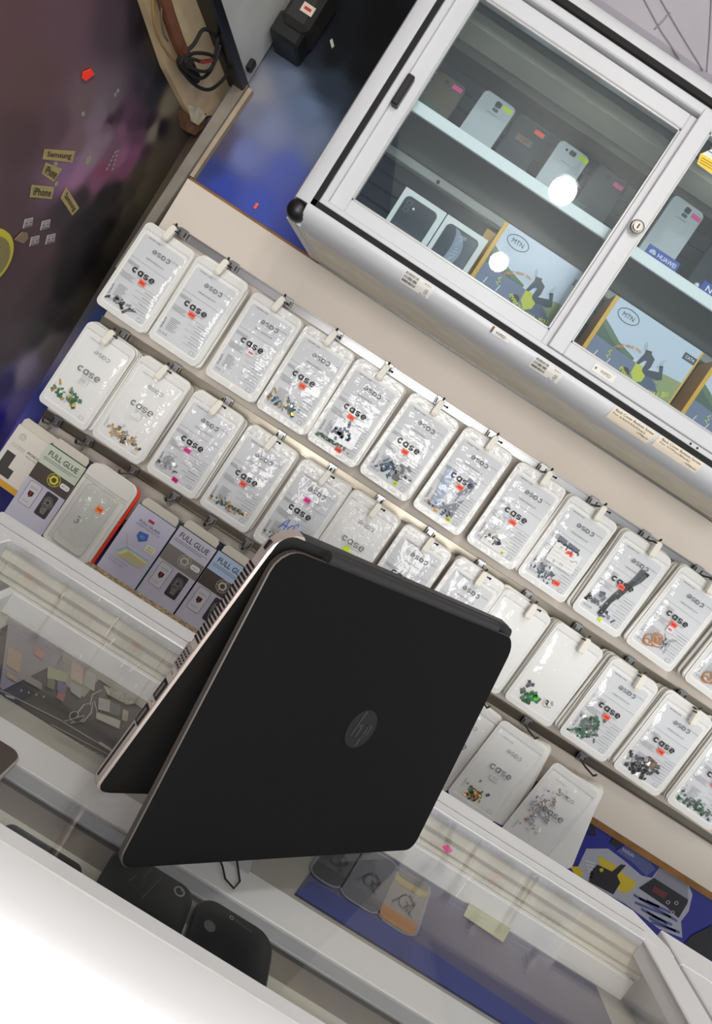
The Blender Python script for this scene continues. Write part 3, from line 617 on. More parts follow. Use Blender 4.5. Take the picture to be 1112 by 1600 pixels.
# boxes on the lower rail
BOXW = P('carton_white', (222,216,204), .5); HOLO = P('holographic_card', (198,196,210), .3, var=.06, scale=14); HOLO2 = P('green_sheen_card', (196,206,186), .35); BROWN = P('brown_band', (78,68,62), .45); BROWN2 = P('taupe_band', (128,124,120), .45)
GOLD = P('gold_print', (214,204,60), .4); SILVP = P('silver_print', (186,182,166), .4); CARDSIDE = P('dark_card_side', (40,40,46), .5); HANG = P('hang_tab', (206,200,186), .45)
def tabhook(o, w, h):
    b = MB(); b.prism([(-w/2,h-.002),(w/2,h-.002),(w/2,h+.012),(w/2-.006,h+.020),(-w/2+.006,h+.020),(-w/2,h+.012)], .006, .007, HANG); return b.build('hang_tab', o)
def glue_box(x, zb, yf, h, lab, emb, title, tilt=0, pill='IP11', band=BROWN, sideband=False):
    w, d = .096, .016; o = thing('glass_box', lab, 'box', (x, yf, zb), (0,R_(tilt),0))
    MB().prism(rrect(w,h,.001,0,h/2), 0, d, HOLO, .0006, mside=CARDSIDE).build('carton', o, smooth=False); tabhook(o, w*.9, h)
    b = MB(); b.flat(rrect(w*.985,.046,.0005,0,h-.024), -.0004, title); b.flat(rrect(w*.985,.038,.0005,0,h-.066), -.0004, band); b.build('colour_bands', o, smooth=False)
    b = MB(); b.text('FULL GLUE', .0,h-.017, P('dark_print', (56,56,58), .5), w=.074, h=.0125, y=-.0008, bold=.012)
    for k in range(2): b.box(-.042,.042-.012*k,-.0009,-.0007,h-.030-.0042*k,h-.0287-.0042*k, GREYINK)
    b.build('lettering', o, smooth=False)
    b = MB(); b.ribbon(circ(.0145,.004,h-.062,24), .0012, -.0009, emb, closed=True); b.ribbon(circ(.0078,.004,h-.062,16), .0045, -.0010, emb, closed=True)
    for k in range(6): a = k*1.047; b.ribbon([(.004+.0095*math.cos(a),h-.062+.0095*math.sin(a)),(.004+.013*math.cos(a+.3),h-.062+.013*math.sin(a+.3))], .001, -.0010, emb)
    b.build('emblem', o, smooth=False)
    b = MB(); b.prism(rrect(.022,.0115,.0045,.032,h-.062), -.0012, -.0004, WHITEL); q = b.build('model_label', o, smooth=False); MB().text(pill, .032,h-.062, INK, w=.014, h=.0042, y=-.0015).build('lettering', q, smooth=False)
    b = MB(); c = -.022; zc = h-.117; b.flat(rrect(.030,.056,.004,c,zc), -.0005, P('screen_print', (206,204,208), .4)); b.ribbon(rrect(.030,.056,.004,c,zc), .0008, -.0007, INK, closed=True)
    b.flat([(c-.006,zc+.007),(c+.006,zc+.007),(c+.006,zc-.002),(c,zc-.008),(c-.006,zc-.002)], -.0008, INK); b.flat([(c-.0035,zc+.0045),(c+.0035,zc+.0045),(c+.0012,zc+.003),(c+.0012,zc-.005),(c-.0012,zc-.005),(c-.0012,zc+.003),(c-.0035,zc+.003)], -.0010, P('red_print', (180,40,50), .5))
    for k in range(2): b.box(c-.009,c+.009,-.0008,-.0007,zc+.0165-.003*k,zc+.0172-.003*k, GREYINK); b.box(c-.009,c+.006,-.0008,-.0007,zc-.017-.003*k,zc-.0165-.003*k, GREYINK)
    c = .020; b.prism(rrect(.029,.058,.004,c,zc-.001), -.0012, -.0003, P('phone_print', (58,56,60), .4)); r = random.Random(5)
    for k in range(16):
        a = k*.3927; b.ribbon([(c+.004*math.cos(a),zc+.006+.004*math.sin(a)),(c+(.009+.003*r.random())*math.cos(a+.25),zc+.006+(.009+.003*r.random())*math.sin(a+.25)),(c+.012*math.cos(a+.1)*.95,zc+.004+.016*math.sin(a+.1))], .0008, -.0014, SILVP)
    for k in range(5): b.ribbon([(c-.006+.003*k,zc-.008),(c-.005+.0026*k,zc-.016),(c-.003+.002*k,zc-.022)], .0008, -.0014, SILVP)
    b.build('picture', o, smooth=False); return o
def spare_boxes(x, zb, yf, n, h, w, lab, mats, dx):
    for k in range(n):
        o = MB().prism(rrect(w,h,.001,0,h/2), 0, .014, mats[k%len(mats)], .0005).build('glass_box'); o.location = (x+dx*(k+1), yf+.0185+.0155*k, zb+.002); tag(o, (ORD[k] if k < n-1 else 'rearmost')+' thin carton stacked behind '+lab, 'box', 'cartons behind '+lab)
o = thing('battery_box', 'white phone battery box at the far left of the bottom rail', 'box', (-.600,1.372,.800), (0,R_(3),0))
h = .138
MB().prism(rrect(.090,h,.0008,0,h/2), 0, .022, BOXW, .0005).build('carton', o, smooth=False); tabhook(o, .088, h)
b = MB(); b.text('IPHONE XS', .020,h-.042, INK, w=.030, h=.0055, y=-.0006, bold=.01); b.text('Made in China', .021,h-.0505, INK, w=.030, h=.0032, y=-.0006); b.text('Li-ion Battery', -.018,h-.042, GREYINK, w=.034, h=.003, y=-.0006); b.text('Li-ion Battery', -.018,h-.047, GREYINK, w=.034, h=.003, y=-.0006)
b.ribbon(circ(.007,-.022,h-.020,14), .0008, -.0006, GREYINK, closed=True); b.ribbon(circ(.0035,-.022,h-.019,10), .0008, -.0006, GREYINK, closed=True); b.build('lettering', o, smooth=False)
MB().prism([(-.034,h-.062),(-.012,h-.062),(-.012,h-.094),(.003,h-.094),(.003,h-.116),(-.034,h-.116)], -.0015, 0, P('battery_print', (70,66,64), .5)).build('picture', o, smooth=False)
MB().flat(rrect(.0895,.014,.0005,0,.007), -.0006, P('gold_band', (210,160,60), .4)).build('gold_band', o, smooth=False)
glue_box(-.515,.745,1.362,.196,'tempered glass box with greenish title and yellow round emblem',GOLD,HOLO2,2,'IPX 12'); spare_boxes(-.515,.745,1.362,3,.194,.094,'the yellow emblem glass box',[CARDSIDE,P('navy_card', (52,60,96), .4),CARDSIDE],.0045)
# clear phone case bags with a red bordered one behind
o = thing('phone_case_bag', 'clear zip bag with a silicone phone case and an orange sticker', 'bag', (-.396,1.345,.968), (0,R_(2.5),0))
h = .205; F = Film(21,.0010,.010,.094,.16,-.115)
MB().prism(rrect(.110,h,(.008,.008,.02,.02),0,-h/2), 0, .001, P('clear_bag_back', (218,216,208), .4)).build('back_sheet', o); MB().prism(rrect(.076,.150,.010,.003,-.120), -.008, -.001, P('silicone_case', (200,202,192), .3), .002).build('phone_case', o)
F.grid(FILM2, 24, 36).build('pouch_film', o); b = MB(); sticker(b,.018,-.080,.016,.012,P('bright_orange_label', (255,120,30), .5),-6,F); b.build('price_sticker', o, smooth=False)
MB().text('3', -.008,-.125, GREYINK, h=.018, y=-.0128).build('written_mark', o, smooth=False)
MB().box(-.054,.054,-.003,0,-.038,-.035, FILMR).box(-.054,.054,-.003,0,-.043,-.041, FILMR).build('zip_seal', o)
for k, (m, l, dx) in enumerate(((P('clear_bag_back', (218,216,208), .4),'clear sleeve right behind the silicone phone case bag',.006),(P('red_border', (216,52,32), .4),'red bordered sleeve behind the silicone phone case bag',.012),(P('red_border2', (206,64,44), .4),'rearmost red sleeve behind the silicone phone case bag',.004))):
    q = MB().prism(rrect(.110,h,(.008,.008,.02,.02),0,-h/2), -.006, 0, m, .002).build('phone_case_bag'); q.location = (-.396+dx,1.354+.010*k,.970-.004*k); q.rotation_euler = (0,R_(2.5),0); tag(q, l, 'bag', 'sleeves behind the phone case bag')
o = thing('glass_box', 'lilac screen protector box with a blue diamond emblem', 'box', (-.282,1.358,.742), (0,R_(2),0)); h = .195
MB().prism(rrect(.098,h,.001,0,h/2), 0, .016, P('lilac_card', (196,194,212), .35), .0006, mside=P('teal_side', (70,110,120), .4)).build('carton', o, smooth=False); tabhook(o, .09, h)
b = MB(); b.text('FULL GLASS', 0,h-.030, P('dark_print', (56,56,58), .5), w=.052, h=.006, y=-.0006); b.text('SCREEN PROTECTOR', 0,h-.038, GREYINK, w=.060, h=.0042, y=-.0006); b.text('Full screen protection', -.014,.064, GREYINK, w=.046, h=.0034, y=-.0006); b.text('9H hardness Glass', -.018,.057, GREYINK, w=.040, h=.0034, y=-.0006)
b.box(-.010,.004,-.0008,-.0004,h-.022,h-.016, P('red_print', (180,40,50), .5)); b.build('lettering', o, smooth=False)
b = MB(); b.flat([(-.013,h-.050),(.008,h-.046),(.012,h-.060),(-.002,h-.072),(-.014,h-.062)], -.0006, P('blue_diamond', (70,104,180), .4)); b.text('3D', -.001,h-.058, P('pale_blue_print', (150,180,220), .4), h=.007, y=-.001, bold=.01); b.build('emblem', o, smooth=False)
b = MB()
for k, c in enumerate(((206,200,214),(150,190,226),(230,224,130),(196,190,150))):
    z0 = .086-.0045*k; b.flat([(-.036+.004*k,z0),(.030,z0+.002),(.040,z0+.020),(-.022+.004*k,z0+.020)], -.0006-.0003*k, P('sheet_print_%d'%k, c, .3))
b.ribbon([(-.034,.125),(-.010,.096),(.026,.088),(.036,.104)], .0012, -.002, SILVP); b.build('picture', o, smooth=False)
MB().prism(rrect(.022,.014,.001,.028,h-.072), -.0014, -.0004, P('cream_label', (228,226,190), .5)).text('IPX-S', .028,h-.069, INK, w=.014, h=.0034, y=-.0016).text('WHITE', .028,h-.075, INK, w=.016, h=.0034, y=-.0016).build('model_label', o, smooth=False)
spare_boxes(-.282,.742,1.358,3,.193,.096,'the lilac screen protector box',[P('teal_side', (70,110,120), .4),CARDSIDE],.005)
glue_box(-.182,.737,1.360,.208,'tempered glass box with grey title, silver emblem and white pill label',SILVP,HOLO,2,'7P BLACK',BROWN2); spare_boxes(-.182,.737,1.360,3,.206,.094,'the silver emblem glass box',[CARDSIDE,P('navy_card', (52,60,96), .4)],.005)
glue_box(-.083,.733,1.362,.210,'tempered glass box with a bluish sheen next to the laptop',SILVP,P('blue_sheen', (176,196,222), .3),2,'7G BLACK',BROWN); spare_boxes(-.083,.733,1.362,2,.208,.094,'the bluish sheen glass box',[CARDSIDE],.005)
for x, z, l in ((-.600,.948,'bent hook through the white battery box tab'),(-.515,.950,'bent hook through the yellow emblem box tab'),(-.282,.950,'bent hook through the lilac box tab'),(-.182,.955,'bent hook through the silver emblem box tab'),(-.083,.955,'bent hook through the bluish sheen box tab')):
    q = hook(x, z, l, .066, holder=False, zr=.972); MB().prism([(-.012,-.002),(.012,-.010),(.010,-.016),(-.010,-.008)], -.045, -.035, P('grey_clip', (128,124,116), .5), .001).build('clip', q)
hook(-.394,.952,'hook with black tip holding the silicone phone case bags',.088,holder=False,zr=.972)
# hidden boxes behind the laptop are left out: the photo shows nothing of them
# ------------------------------------------------------------------ glazed wall cabinet
yF, XL, XR = 1.09, -.317, .80
cab = thing('display_cabinet', 'white aluminium wall cabinet with sliding glass doors, locked', 'cabinet', (XL,1.45,1.575))
def cb(b, name, label=None, parent=None): 
    b.shift((-XL,-1.45,-1.575)); return b.build(name, parent or cab, label=label)
def bprofile():
    a = [(yF,1.606),(yF,1.600),(yF+.003,1.592),(yF+.010,1.583),(yF+.022,1.577),(yF+.036,1.5745),(yF+.060,1.5740)]; return a
b = MB(); pr = bprofile(); n = len(pr); x0, x1 = XL+.030, XR-.030
b.add([(x,y,z) for x in (x0,x1) for y,z in pr+[(yF+.06,1.606)]], [(i,i+1,n+1+i+1,n+1+i) for i in range(n)]+[(n,0,n+1,2*n+1),tuple(range(n+1)),tuple(range(n+1,2*n+2))[::-1]], WHITE_AL); cb(b, 'bottom_profile')
def vprofile(xo, xi, z0, z1):
    s = 1 if xi > xo else -1; P2 = [(xi,yF),(xo+s*.014,yF+.001),(xo+s*.005,yF+.006),(xo+s*.001,yF+.014),(xo,yF+.030),(xi,yF+.030)]; m = len(P2)
    b = MB(); b.add([(x,y,z) for z in (z0,z1) for x,y in P2], [(i,(i+1)%m,m+(i+1)%m,m+i) for i in range(m)]+[tuple(range(m)),tuple(range(m,2*m))[::-1]], WHITE_AL); return b
cb(vprofile(XL,XL+.033,1.604,2.122), 'side_profile'); cb(vprofile(XR,XR-.033,1.604,2.122), 'side_profile')
b = MB(); P2 = [(yF,2.110),(yF+.001,2.122),(yF+.006,2.132),(yF+.014,2.138),(yF+.032,2.141),(yF+.032,2.110)]; m = 6
b.add([(x,y,z) for x in (x0,x1) for y,z in P2], [(i,(i+1)%m,m+(i+1)%m,m+i) for i in range(m)]+[tuple(range(m)),tuple(range(m,2*m))[::-1]], WHITE_AL); cb(b, 'top_profile')
for xo, s in ((XL,1),(XR,-1)):
    for zz, t in ((1.589,-1),(2.125,1)):
        b = MB(); c = Vector((xo+s*.017,yF+.02,zz)); b.sphere(c,.0195,BLACKP,18,12); b.box(min(xo+s*.001,xo+s*.033),max(xo+s*.001,xo+s*.033),yF+.004,yF+.036,zz-.014,zz+.014,BLACKP,.008); cb(b, 'corner_cap', 'black plastic corner cap')
# seals, channels
b = MB(); xi0, xi1 = XL+.033, XR-.033
b.box(xi0,xi0+.009,yF+.001,yF+.012,1.606,2.110, BLACKR).box(xi1-.009,xi1,yF+.001,yF+.012,1.606,2.110, BLACKR).box(xi0,xi1,yF+.001,yF+.012,1.606,1.6165, BLACKR).box(xi0,xi1,yF+.001,yF+.012,2.100,2.110, BLACKR); cb(b, 'brush_seal', 'black brush seal')
b = MB(); b.box(xi0+.009,xi0+.022,yF+.006,yF+.03,1.6165,2.10, WHITE_AL,.002).box(xi1-.022,xi1-.009,yF+.006,yF+.03,1.6165,2.10, WHITE_AL,.002).box(xi0+.009,xi1-.009,yF+.005,yF+.05,1.6165,1.6275, WHITE_AL,.002).box(xi0+.009,xi1-.009,yF+.006,yF+.05,2.083,2.10, WHITE_AL,.002); cb(b, 'sliding_channel')
def door(name, xa, xb, y, sl, sr, z0=1.628, z1=2.080, br=.026, tr=.028):
    root = MB().box(xa,xb,y+.004,y+.008,z0,z1, GLASS_DOOR); root.shift((-XL,-1.45,-1.575)); g = root.build(name, cab)
    for a0,a1,c0,c1,n_ in ((xa,xa+sl,z0,z1,'stile'),(xb-sr,xb,z0,z1,'stile'),(xa+sl,xb-sr,z0,z0+br,'rail'),(xa+sl,xb-sr,z1-tr,z1,'rail')):
        cb(MB().box(a0,a1,y-.003,y+.015,c0,c1, WHITE_AL,.0015), n_, parent=g)
        if n_ == 'stile': cb(MB().box(a1 if a0 == xa else a0-.0035, a1+.0035 if a0 == xa else a0, y-.001,y+.012,c0+br,c1-tr, P('bead_aluminium', (188,190,190), .3, .3),.0008), 'glazing_bead', parent=g)
        else: cb(MB().box(a0,a1,y-.001,y+.012,(c1 if c0 == z0 else c0-.004),(c1+.004 if c0 == z0 else c0), P('bead_aluminium', (188,190,190), .3, .3),.0008), 'glazing_bead', parent=g)
    return g
gl = door('sliding_door', -.262, .200, 1.108, .030, .026)
gr = door('sliding_door', .186, .745, 1.096, .029, .030, z1=2.094)
cb(MB().box(-.260,-.247,1.090,1.106,1.818,1.874, BLACKP,.002), 'handle', 'black finger pull', gl)
b = MB(); M = Matrix.Translation((.199,1.0925,1.868)); b.prism(circ(.0128,0,0,24), -.010, 0, P('chrome', (196,194,190), .15, .95), .002, M=M); b.prism(circ(.0085,0,0,18), -.0125, -.010, P('chrome', (196,194,190), .15, .95), .0008, M=M); b.ribbon(circ(.0105,0,0,24), .0014, -.0103, DARKSTEEL, closed=True, M=M); b.box(-.0012,.0012,-.0135,-.0124,-.004,.004, BLACKP, 0, M); cb(b, 'lock', 'round chrome cylinder lock', gr)
# carcass
INT = P('interior_slat', (38,46,56), .45, var=.12, scale=20); INTD = P('interior_dark', (22,26,30), .6)
b = MB(); b.box(XL+.004,XL+.012,yF+.03,1.448,1.60,2.125, WHITE_AL).box(XR-.012,XR-.004,yF+.03,1.448,1.60,2.125, WHITE_AL); cb(b, 'side_panel')
cb(MB().box(XL+.012,XR-.012,yF+.05,1.448,2.108,2.125, INTD), 'top_panel')
cb(MB().box(XL+.012,XR-.012,1.436,1.448,1.60,2.108, INTD), 'back_panel')
for k in range(15):
    z = 1.602+.0335*k; cb(MB().box(XL+.013,XR-.013,1.424+.004*0,1.436,z,z+.0295, INT,.0015), 'slat')
cb(MB().box(XL+.014,XR-.014,1.236,1.300,2.085,2.108, P('beige_batten', (232,224,204), .6, var=.08, scale=10),.001), 'ceiling_batten')
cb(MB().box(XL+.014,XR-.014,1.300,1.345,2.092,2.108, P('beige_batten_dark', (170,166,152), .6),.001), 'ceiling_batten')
UND = P('underside_beige', (238,230,212), .55, var=.10, scale=14)
b = MB(); q = [(yF+.060,1.5745),(1.452,1.5995),(1.452,1.606),(yF+.060,1.606)]; b.add([(x,y,z) for x in (XL+.006,XR-.006) for y,z in q], [(0,1,5,4),(1,2,6,5),(2,3,7,6),(3,0,4,7),(0,3,2,1),(4,5,6,7)], UND); cb(b, 'bottom_panel')
for xa,xb in ((XL+.004,XL+.022),(XL+.024,XL+.032),(XR-.03,XR-.004)):
    b = MB(); b.add([(x,y,z) for x in (xa,xb) for y,z in ((yF+.03,1.5705),(1.450,1.5975),(1.450,1.602),(yF+.03,1.58))], [(0,1,5,4),(1,2,6,5),(2,3,7,6),(3,0,4,7),(0,3,2,1),(4,5,6,7)], WHITE_AL); cb(b, 'end_frame')
b = MB(); b.box(XL+.03,XR-.03,1.425,1.432,1.5955,1.599, STEEL).box(XL+.03,XR-.03,1.438,1.448,1.594,1.5995, STEEL); cb(b, 'bottom_strip', 'thin steel strips along the bottom back edge')
cb(MB().box(XL+.013,XR-.013,1.152,1.422,1.862,1.870, P('shaded_shelf', (40,48,54), .3)), 'shelf'); cb(MB().box(XL+.013,XR-.013,1.147,1.153,1.851,1.8715, P('shelf_edge_white', (232,234,232), .4),.001), 'shelf_edge')  # shelf board coloured dark to stand for its unlit underside
b = MB(); b.box(XL+.014,XR-.014,1.345,1.365,1.844,1.8615, P('grey_rail', (190,190,182), .4, .2),.0015); cb(b, 'back_rail')
for x in (-.15,.03,.19,.36,.6): cb(MB().sphere((x,1.345,1.850),.0042,BLACKP,10,8), 'screw')
# labels on the cabinet front
def arc_label(name, xa, xb, s0, s1, m, label, rows, cat='label', tl=0):
    pr = [(yF-.0006,1.606),(yF-.0006,1.600),(yF+.0024,1.5915),(yF+.0094,1.5824),(yF+.0216,1.5763),(yF+.036,1.5738)]
    L = [0]; 
    for i in range(1,len(pr)): L.append(L[-1]+math.hypot(pr[i][0]-pr[i-1][0],pr[i][1]-pr[i-1][1]))
    def pos(s, off):
        for i in range(1,len(pr)):
            if s <= L[i] or i == len(pr)-1:
                t = (s-L[i-1])/(L[i]-L[i-1]); y = pr[i-1][0]+(pr[i][0]-pr[i-1][0])*t; z = pr[i-1][1]+(pr[i][1]-pr[i-1][1])*t
                dy, dz = pr[i][0]-pr[i-1][0], pr[i][1]-pr[i-1][1]; d = math.hypot(dy,dz); return (y+dz/d*off, z-dy/d*off)
    o = thing(name, label, cat, (xa,yF,1.6)); b = MB(); k = 8
    vs = [(x,*pos(s0+(s1-s0)*i/k,.0003)) for i in range(k+1) for x in (xa,xb)]; b.add(vs, [(2*i,2*i+1,2*i+3,2*i+2) for i in range(k)], m); b.build('paper', o, world=True)
    b = MB()
    for r in rows:
        if r[0] == 'bar':
            _, u0, u1, v0, v1, nb = r; rr = random.Random(int(u0*100+v0*77))
            for q in range(nb):
                a = xa+(xb-xa)*(u0+(u1-u0)*q/nb); c = a+(xb-xa)*(u1-u0)/nb*rr.uniform(.3,.8); p0, p1 = pos(s0+(s1-s0)*v0,.0007), pos(s0+(s1-s0)*v1,.0007)
                b.add([(a,*p0),(c,*p0),(c,*p1),(a,*p1)], [(0,1,2,3)], INK)
        else:
            _, t, u, v, w, h = r; g, f, tw, th = glyphs(t, .006)
            b.add([(xa+(xb-xa)*u+p/tw*w, *pos(max(0,s0+(s1-s0)*v-q/th*h),.0007)) for p,q in g], f, INK)
    b.build('print', o, world=True, smooth=False)
STK = P('sticker_grey', (214,212,206), .5); CRM = P('card_cream', (216,204,184), .6)
brc = [('bar',.04,.50,.06,.26,22),('bar',.04,.50,.34,.54,22),('bar',.04,.50,.64,.84,22),('t','CE',.84,.52,.006,.005),('t','RoHS',.84,.72,.006,.003),('t','MODEL G',.80,.12,.012,.0018),('t','Made in China',.80,.90,.013,.0018)]
arc_label('barcode_label', -.088,-.030,.0035,.027,STK,'grey barcode label under the smartphone boxes on the cabinet bottom',brc)
arc_label('barcode_label', .178,.235,.0045,.027,STK,'grey barcode label below the middle stile on the cabinet bottom',brc)
arc_label('wiped_label', .090,.126,.004,.014,STK,'small label reading WIPED stuck on the cabinet bottom profile',[('t','WIPED',.5,.5,.020,.0052)])
tag(MB().box(.0885,.0925,yF-.001,yF,1.5925,1.6035, P('brown_tape', (104,74,56), .6)).build('tape_mark'), 'tiny brown tape mark at the left end of the lower WIPED label', 'tape')
arc_label('screw_label', .338,.424,.002,.029,CRM,'cream label for silver back cover screws on the cabinet bottom',[('t','Back Cover Bottom Screw',.52,.16,.078,.0045),('t','For 6/6S/5/5S(Silver)',.44,.42,.066,.0045),('t','100pcs',.82,.64,.022,.0045)])
arc_label('screw_label', .431,.522,.0015,.024,CRM,'cream label for black back cover screws on the cabinet bottom',[('t','Back Cover Bottom Screw',.52,.16,.080,.0042),('t','For 7/7Plus(Black)',.42,.45,.062,.0042),('t','100pcs',.84,.72,.022,.0042)])
o = thing('wiped_label', 'small label reading WIPED stuck on the right sliding door', 'label', (.291,1.0925,1.640)); MB().box(-.021,.022,-.0004,0,-.007,.007, STK).build('paper', o); MB().text('WIPED', .004,0, INK, w=.021, h=.0058, y=-.0006).flat([(-.016,.003),(-.014,0),(-.016,-.003),(-.0175,0)], -.0006, INK).build('print', o, smooth=False)
for x in (.486,.500):
    o = tag(MB().sphere((x,1.0995,1.622),.0052,BLACKP,10,8).tube([(x,1.0995,1.622),(x+.003,1.106,1.6185)],.003,BLACKP,8).build('door_roller'), ('left','right')[x > .49]+' of two small black rollers in the lower door channel', 'roller')
# goods in the cabinet: upright boxes on the cabinet floor, phones on the shelf
IPW = P('phone_box_white', (226,226,222), .4); PHB = P('phone_back_black', (46,50,58), .25); SCR = P('screen_dark', (34,44,58), .2)
def phone_box(x, lab):
    o = thing('phone_box', lab, 'box', (x,1.20,1.607)); MB().prism(rrect(.090,.149,.0006,0,.0745), 0, .045, IPW, .0004).build('carton', o, smooth=False); return o
o = phone_box(-.1335, 'white smartphone box picturing the back of a black phone')
b = MB(); b.prism(rrect(.069,.140,.010,-.001,.068), -.0012, 0, PHB, .0004); b.ribbon(rrect(.069,.140,.010,-.001,.068), .0008, -.0014, P('phone_rim_grey', (110,114,118), .3), closed=True); b.prism(rrect(.027,.027,.007,-.018,.120), -.0018, -.001, P('camera_bump', (56,60,68), .2), .0003); b.build('picture', o)
b = MB()
for cx,cz in ((-.0235,.1265),(-.0235,.1135)): b.ribbon(circ(.0048,cx,cz,16), .0012, -.0022, P('lens_ring', (104,108,112), .2), closed=True); b.flat(circ(.0032,cx,cz,12), -.0021, BLACKP)
b.flat(circ(.0022,-.0115,.121,10), -.0022, P('flash', (244,240,225), .4)); b.build('lens_print', o, smooth=False)
o = phone_box(-.0415, 'white smartphone box picturing a screen with a blue planet')
b = MB(); b.prism(rrect(.070,.140,.010,-.001,.068), -.0012, 0, BLACKP, .0004); b.flat(rrect(.065,.135,.008,-.001,.068), -.0014, SCR); b.build('picture', o)
b = MB(); PL = P('planet_grey', (132,140,158), .4); PL2 = P('planet_pale', (176,180,190), .4)
arcp = [(-.022+.036*math.cos(R_(a)), .096+.040*math.sin(R_(a))) for a in range(-80,82,8)]; arc2 = [(-.022+.014*math.cos(R_(a)), .096+.040*math.sin(R_(a))) for a in range(80,-82,-8)]
b.flat(arcp+arc2, -.0017, PL)
for k in range(14): a = R_(-70+10*k); b.ribbon([(-.014+.010*math.cos(a*.8)+.002*(k%3), .096+.036*math.sin(a)), (.006+.004*math.cos(k), .097+.034*math.sin(a)+.003)], .0016, -.0019, PL2)
b.build('planet_print', o, smooth=False)
YELB = P('yellow_carton', (226,168,36), .45); SKY = P('print_sky', (196,204,218), .4); SKY2 = P('print_sky_low', (212,214,218), .4); HILL = P('print_hill', (96,116,84), .5); HILL2 = P('print_hill_light', (150,158,104), .5); ROAD = P('print_road', (116,122,146), .45); ROAD2 = P('print_road_dark', (84,90,116), .45); JUMP = P('print_trousers', (62,64,78), .5); SHIRT = P('print_yellow_shirt', (204,204,60), .5); SHOE = P('print_shoe', (176,184,188), .5); SKIN = P('print_skin', (70,52,48), .5); YTX = P('print_yellow_text', (216,216,52), .5); OTX = P('print_orange_text', (226,150,80), .5)
def router_box(x, lab, dx=0):
    w, h = .196, .190; o = thing('router_box', lab, 'box', (x,1.185,1.607)); MB().prism(rrect(w,h,.0006,0,h/2), 0, .06, YELB, .0004).build('carton', o, smooth=False)
    b = MB(); x0, x1 = -w/2+.008, w/2-.004; Z = lambda t: h-t
    b.flat([(x0,0),(x1,0),(x1,h),(x0,h)], -.0003, SKY); b.flat([(x0,Z(.075)),(x1,Z(.075)),(x1,Z(.12)),(x0,Z(.12))], -.0004, SKY2)
    b.flat([(x0,Z(.046)),(x0+.018,Z(.054)),(x0+.045,Z(.068)),(x0+.085,Z(.078)),(x0+.085,Z(.1)),(x0,Z(.1))], -.0005, HILL); b.flat([(x0,Z(.056)),(x0+.030,Z(.072)),(x0+.070,Z(.084)),(x0+.07,Z(.1)),(x0,Z(.1))], -.0006, P('print_hill_dark', (74,94,74), .5))
    b.flat([(x1-.055,Z(.078)),(x1-.035,Z(.072)),(x1,Z(.068)),(x1,0),(x1-.04,0)], -.0005, HILL2)
    b.flat([(x0,0),(x0,Z(.080)),(x0+.04,Z(.082)),(x0+.09,Z(.083)),(x0+.125,Z(.088)),(x1-.036,Z(.096)),(x1-.012,0)], -.0007, ROAD); b.flat([(x0+.09,0),(x0+.11,Z(.094)),(x0+.135,Z(.092)),(x1-.028,Z(.106)),(x1-.016,0)], -.0008, ROAD2)
    for u in (.018,.046): b.ribbon([(x0+u,Z(.115)),(x0+u+.002,Z(.102))], .002, -.0009, SKY2)
    b.build('picture', o, smooth=False)
    b = MB(); q = .012   # the backflip figure, printed flat
    b.flat([(q-.006,Z(.76*.080)),(q+.006,Z(.76*.072)),(q+.016,Z(.76*.078)),(q+.018,Z(.76*.100)),(q+.016,Z(.76*.108)),(q+.036,Z(.76*.098)),(q+.030,Z(.76*.085)),(q+.036,Z(.76*.080)),(q+.048,Z(.76*.110)),(q+.040,Z(.76*.118)),(q+.014,Z(.76*.124)),(q+.006,Z(.76*.116)),(q+.006,Z(.76*.092)),(q+.001,Z(.76*.094)),(q-.004,Z(.76*.110)),(q-.010,Z(.76*.110))], -.0011, JUMP)
    b.flat([(q-.010,Z(.76*.110)),(q+.004,Z(.76*.108)),(q+.008,Z(.76*.118)),(q+.018,Z(.76*.124)),(q+.018,Z(.76*.140)),(q+.006,Z(.76*.152)),(q-.008,Z(.76*.136))], -.0012, SHIRT)
    b.flat([(q-.014,Z(.76*.052)),(q-.009,Z(.76*.058)),(q-.004,Z(.76*.072)),(q-.010,Z(.76*.072)),(q-.015,Z(.76*.062))], -.0011, SHOE); b.flat([(q+.026,Z(.76*.092)),(q+.030,Z(.76*.070)),(q+.034,Z(.76*.062)),(q+.034,Z(.76*.088))], -.0011, SHOE); b.flat([(q-.008,Z(.76*.070)),(q+.004,Z(.76*.066)),(q+.006,Z(.76*.074)),(q-.006,Z(.76*.080))], -.0012, SKIN); b.flat(circ(.009,q-.018,Z(.76*.142),12), -.0010, SKIN); b.build('figure_print', o, smooth=False)
    b = MB(); b.ribbon(circ(.022,-.057,Z(.021),28,.0125), .0014, -.001, INK, closed=True); b.text('MTN', -.057,Z(.021), INK, w=.024, h=.0085, y=-.001, bold=0); b.build('logo', o, smooth=False)
    b = MB(); b.box(.068,.094,-.0012,-.0005,Z(.030),Z(.017), P('cat_tag', (62,62,74), .5)); b.text('CAT4', .081,Z(.0235), WHITEL, w=.018, h=.006, y=-.0015, bold=.01); b.build('badge', o, smooth=False)
    b = MB()
    def arcw(t, R, a0, a1, cx, cz, hh, m, flip=False):
        for i, ch in enumerate(t):
            if ch == ' ': continue
            a = a0+(a1-a0)*i/(len(t)-1); b.text(ch, cx+R*math.cos(R_(a)), cz+R*math.sin(R_(a)), m, h=hh*(1 if ch in 'wverunaos' else 1.35), rot=(a-90 if not flip else a+90), y=-.0016, bold=.012)
    arcw('everywhere you go', .085, 238, 308, .030, Z(.034), .0076, YTX, True)
    arcw('ready when you', .050, 140, 84, -.008, Z(.112), .0048, OTX); b.ribbon([(-.048,Z(.088)),(-.052,Z(.093)),(-.046,Z(.097)),(-.052,Z(.101)),(-.046,Z(.104))], .0022, -.0016, YTX); b.build('slogan', o, smooth=False)
    return o
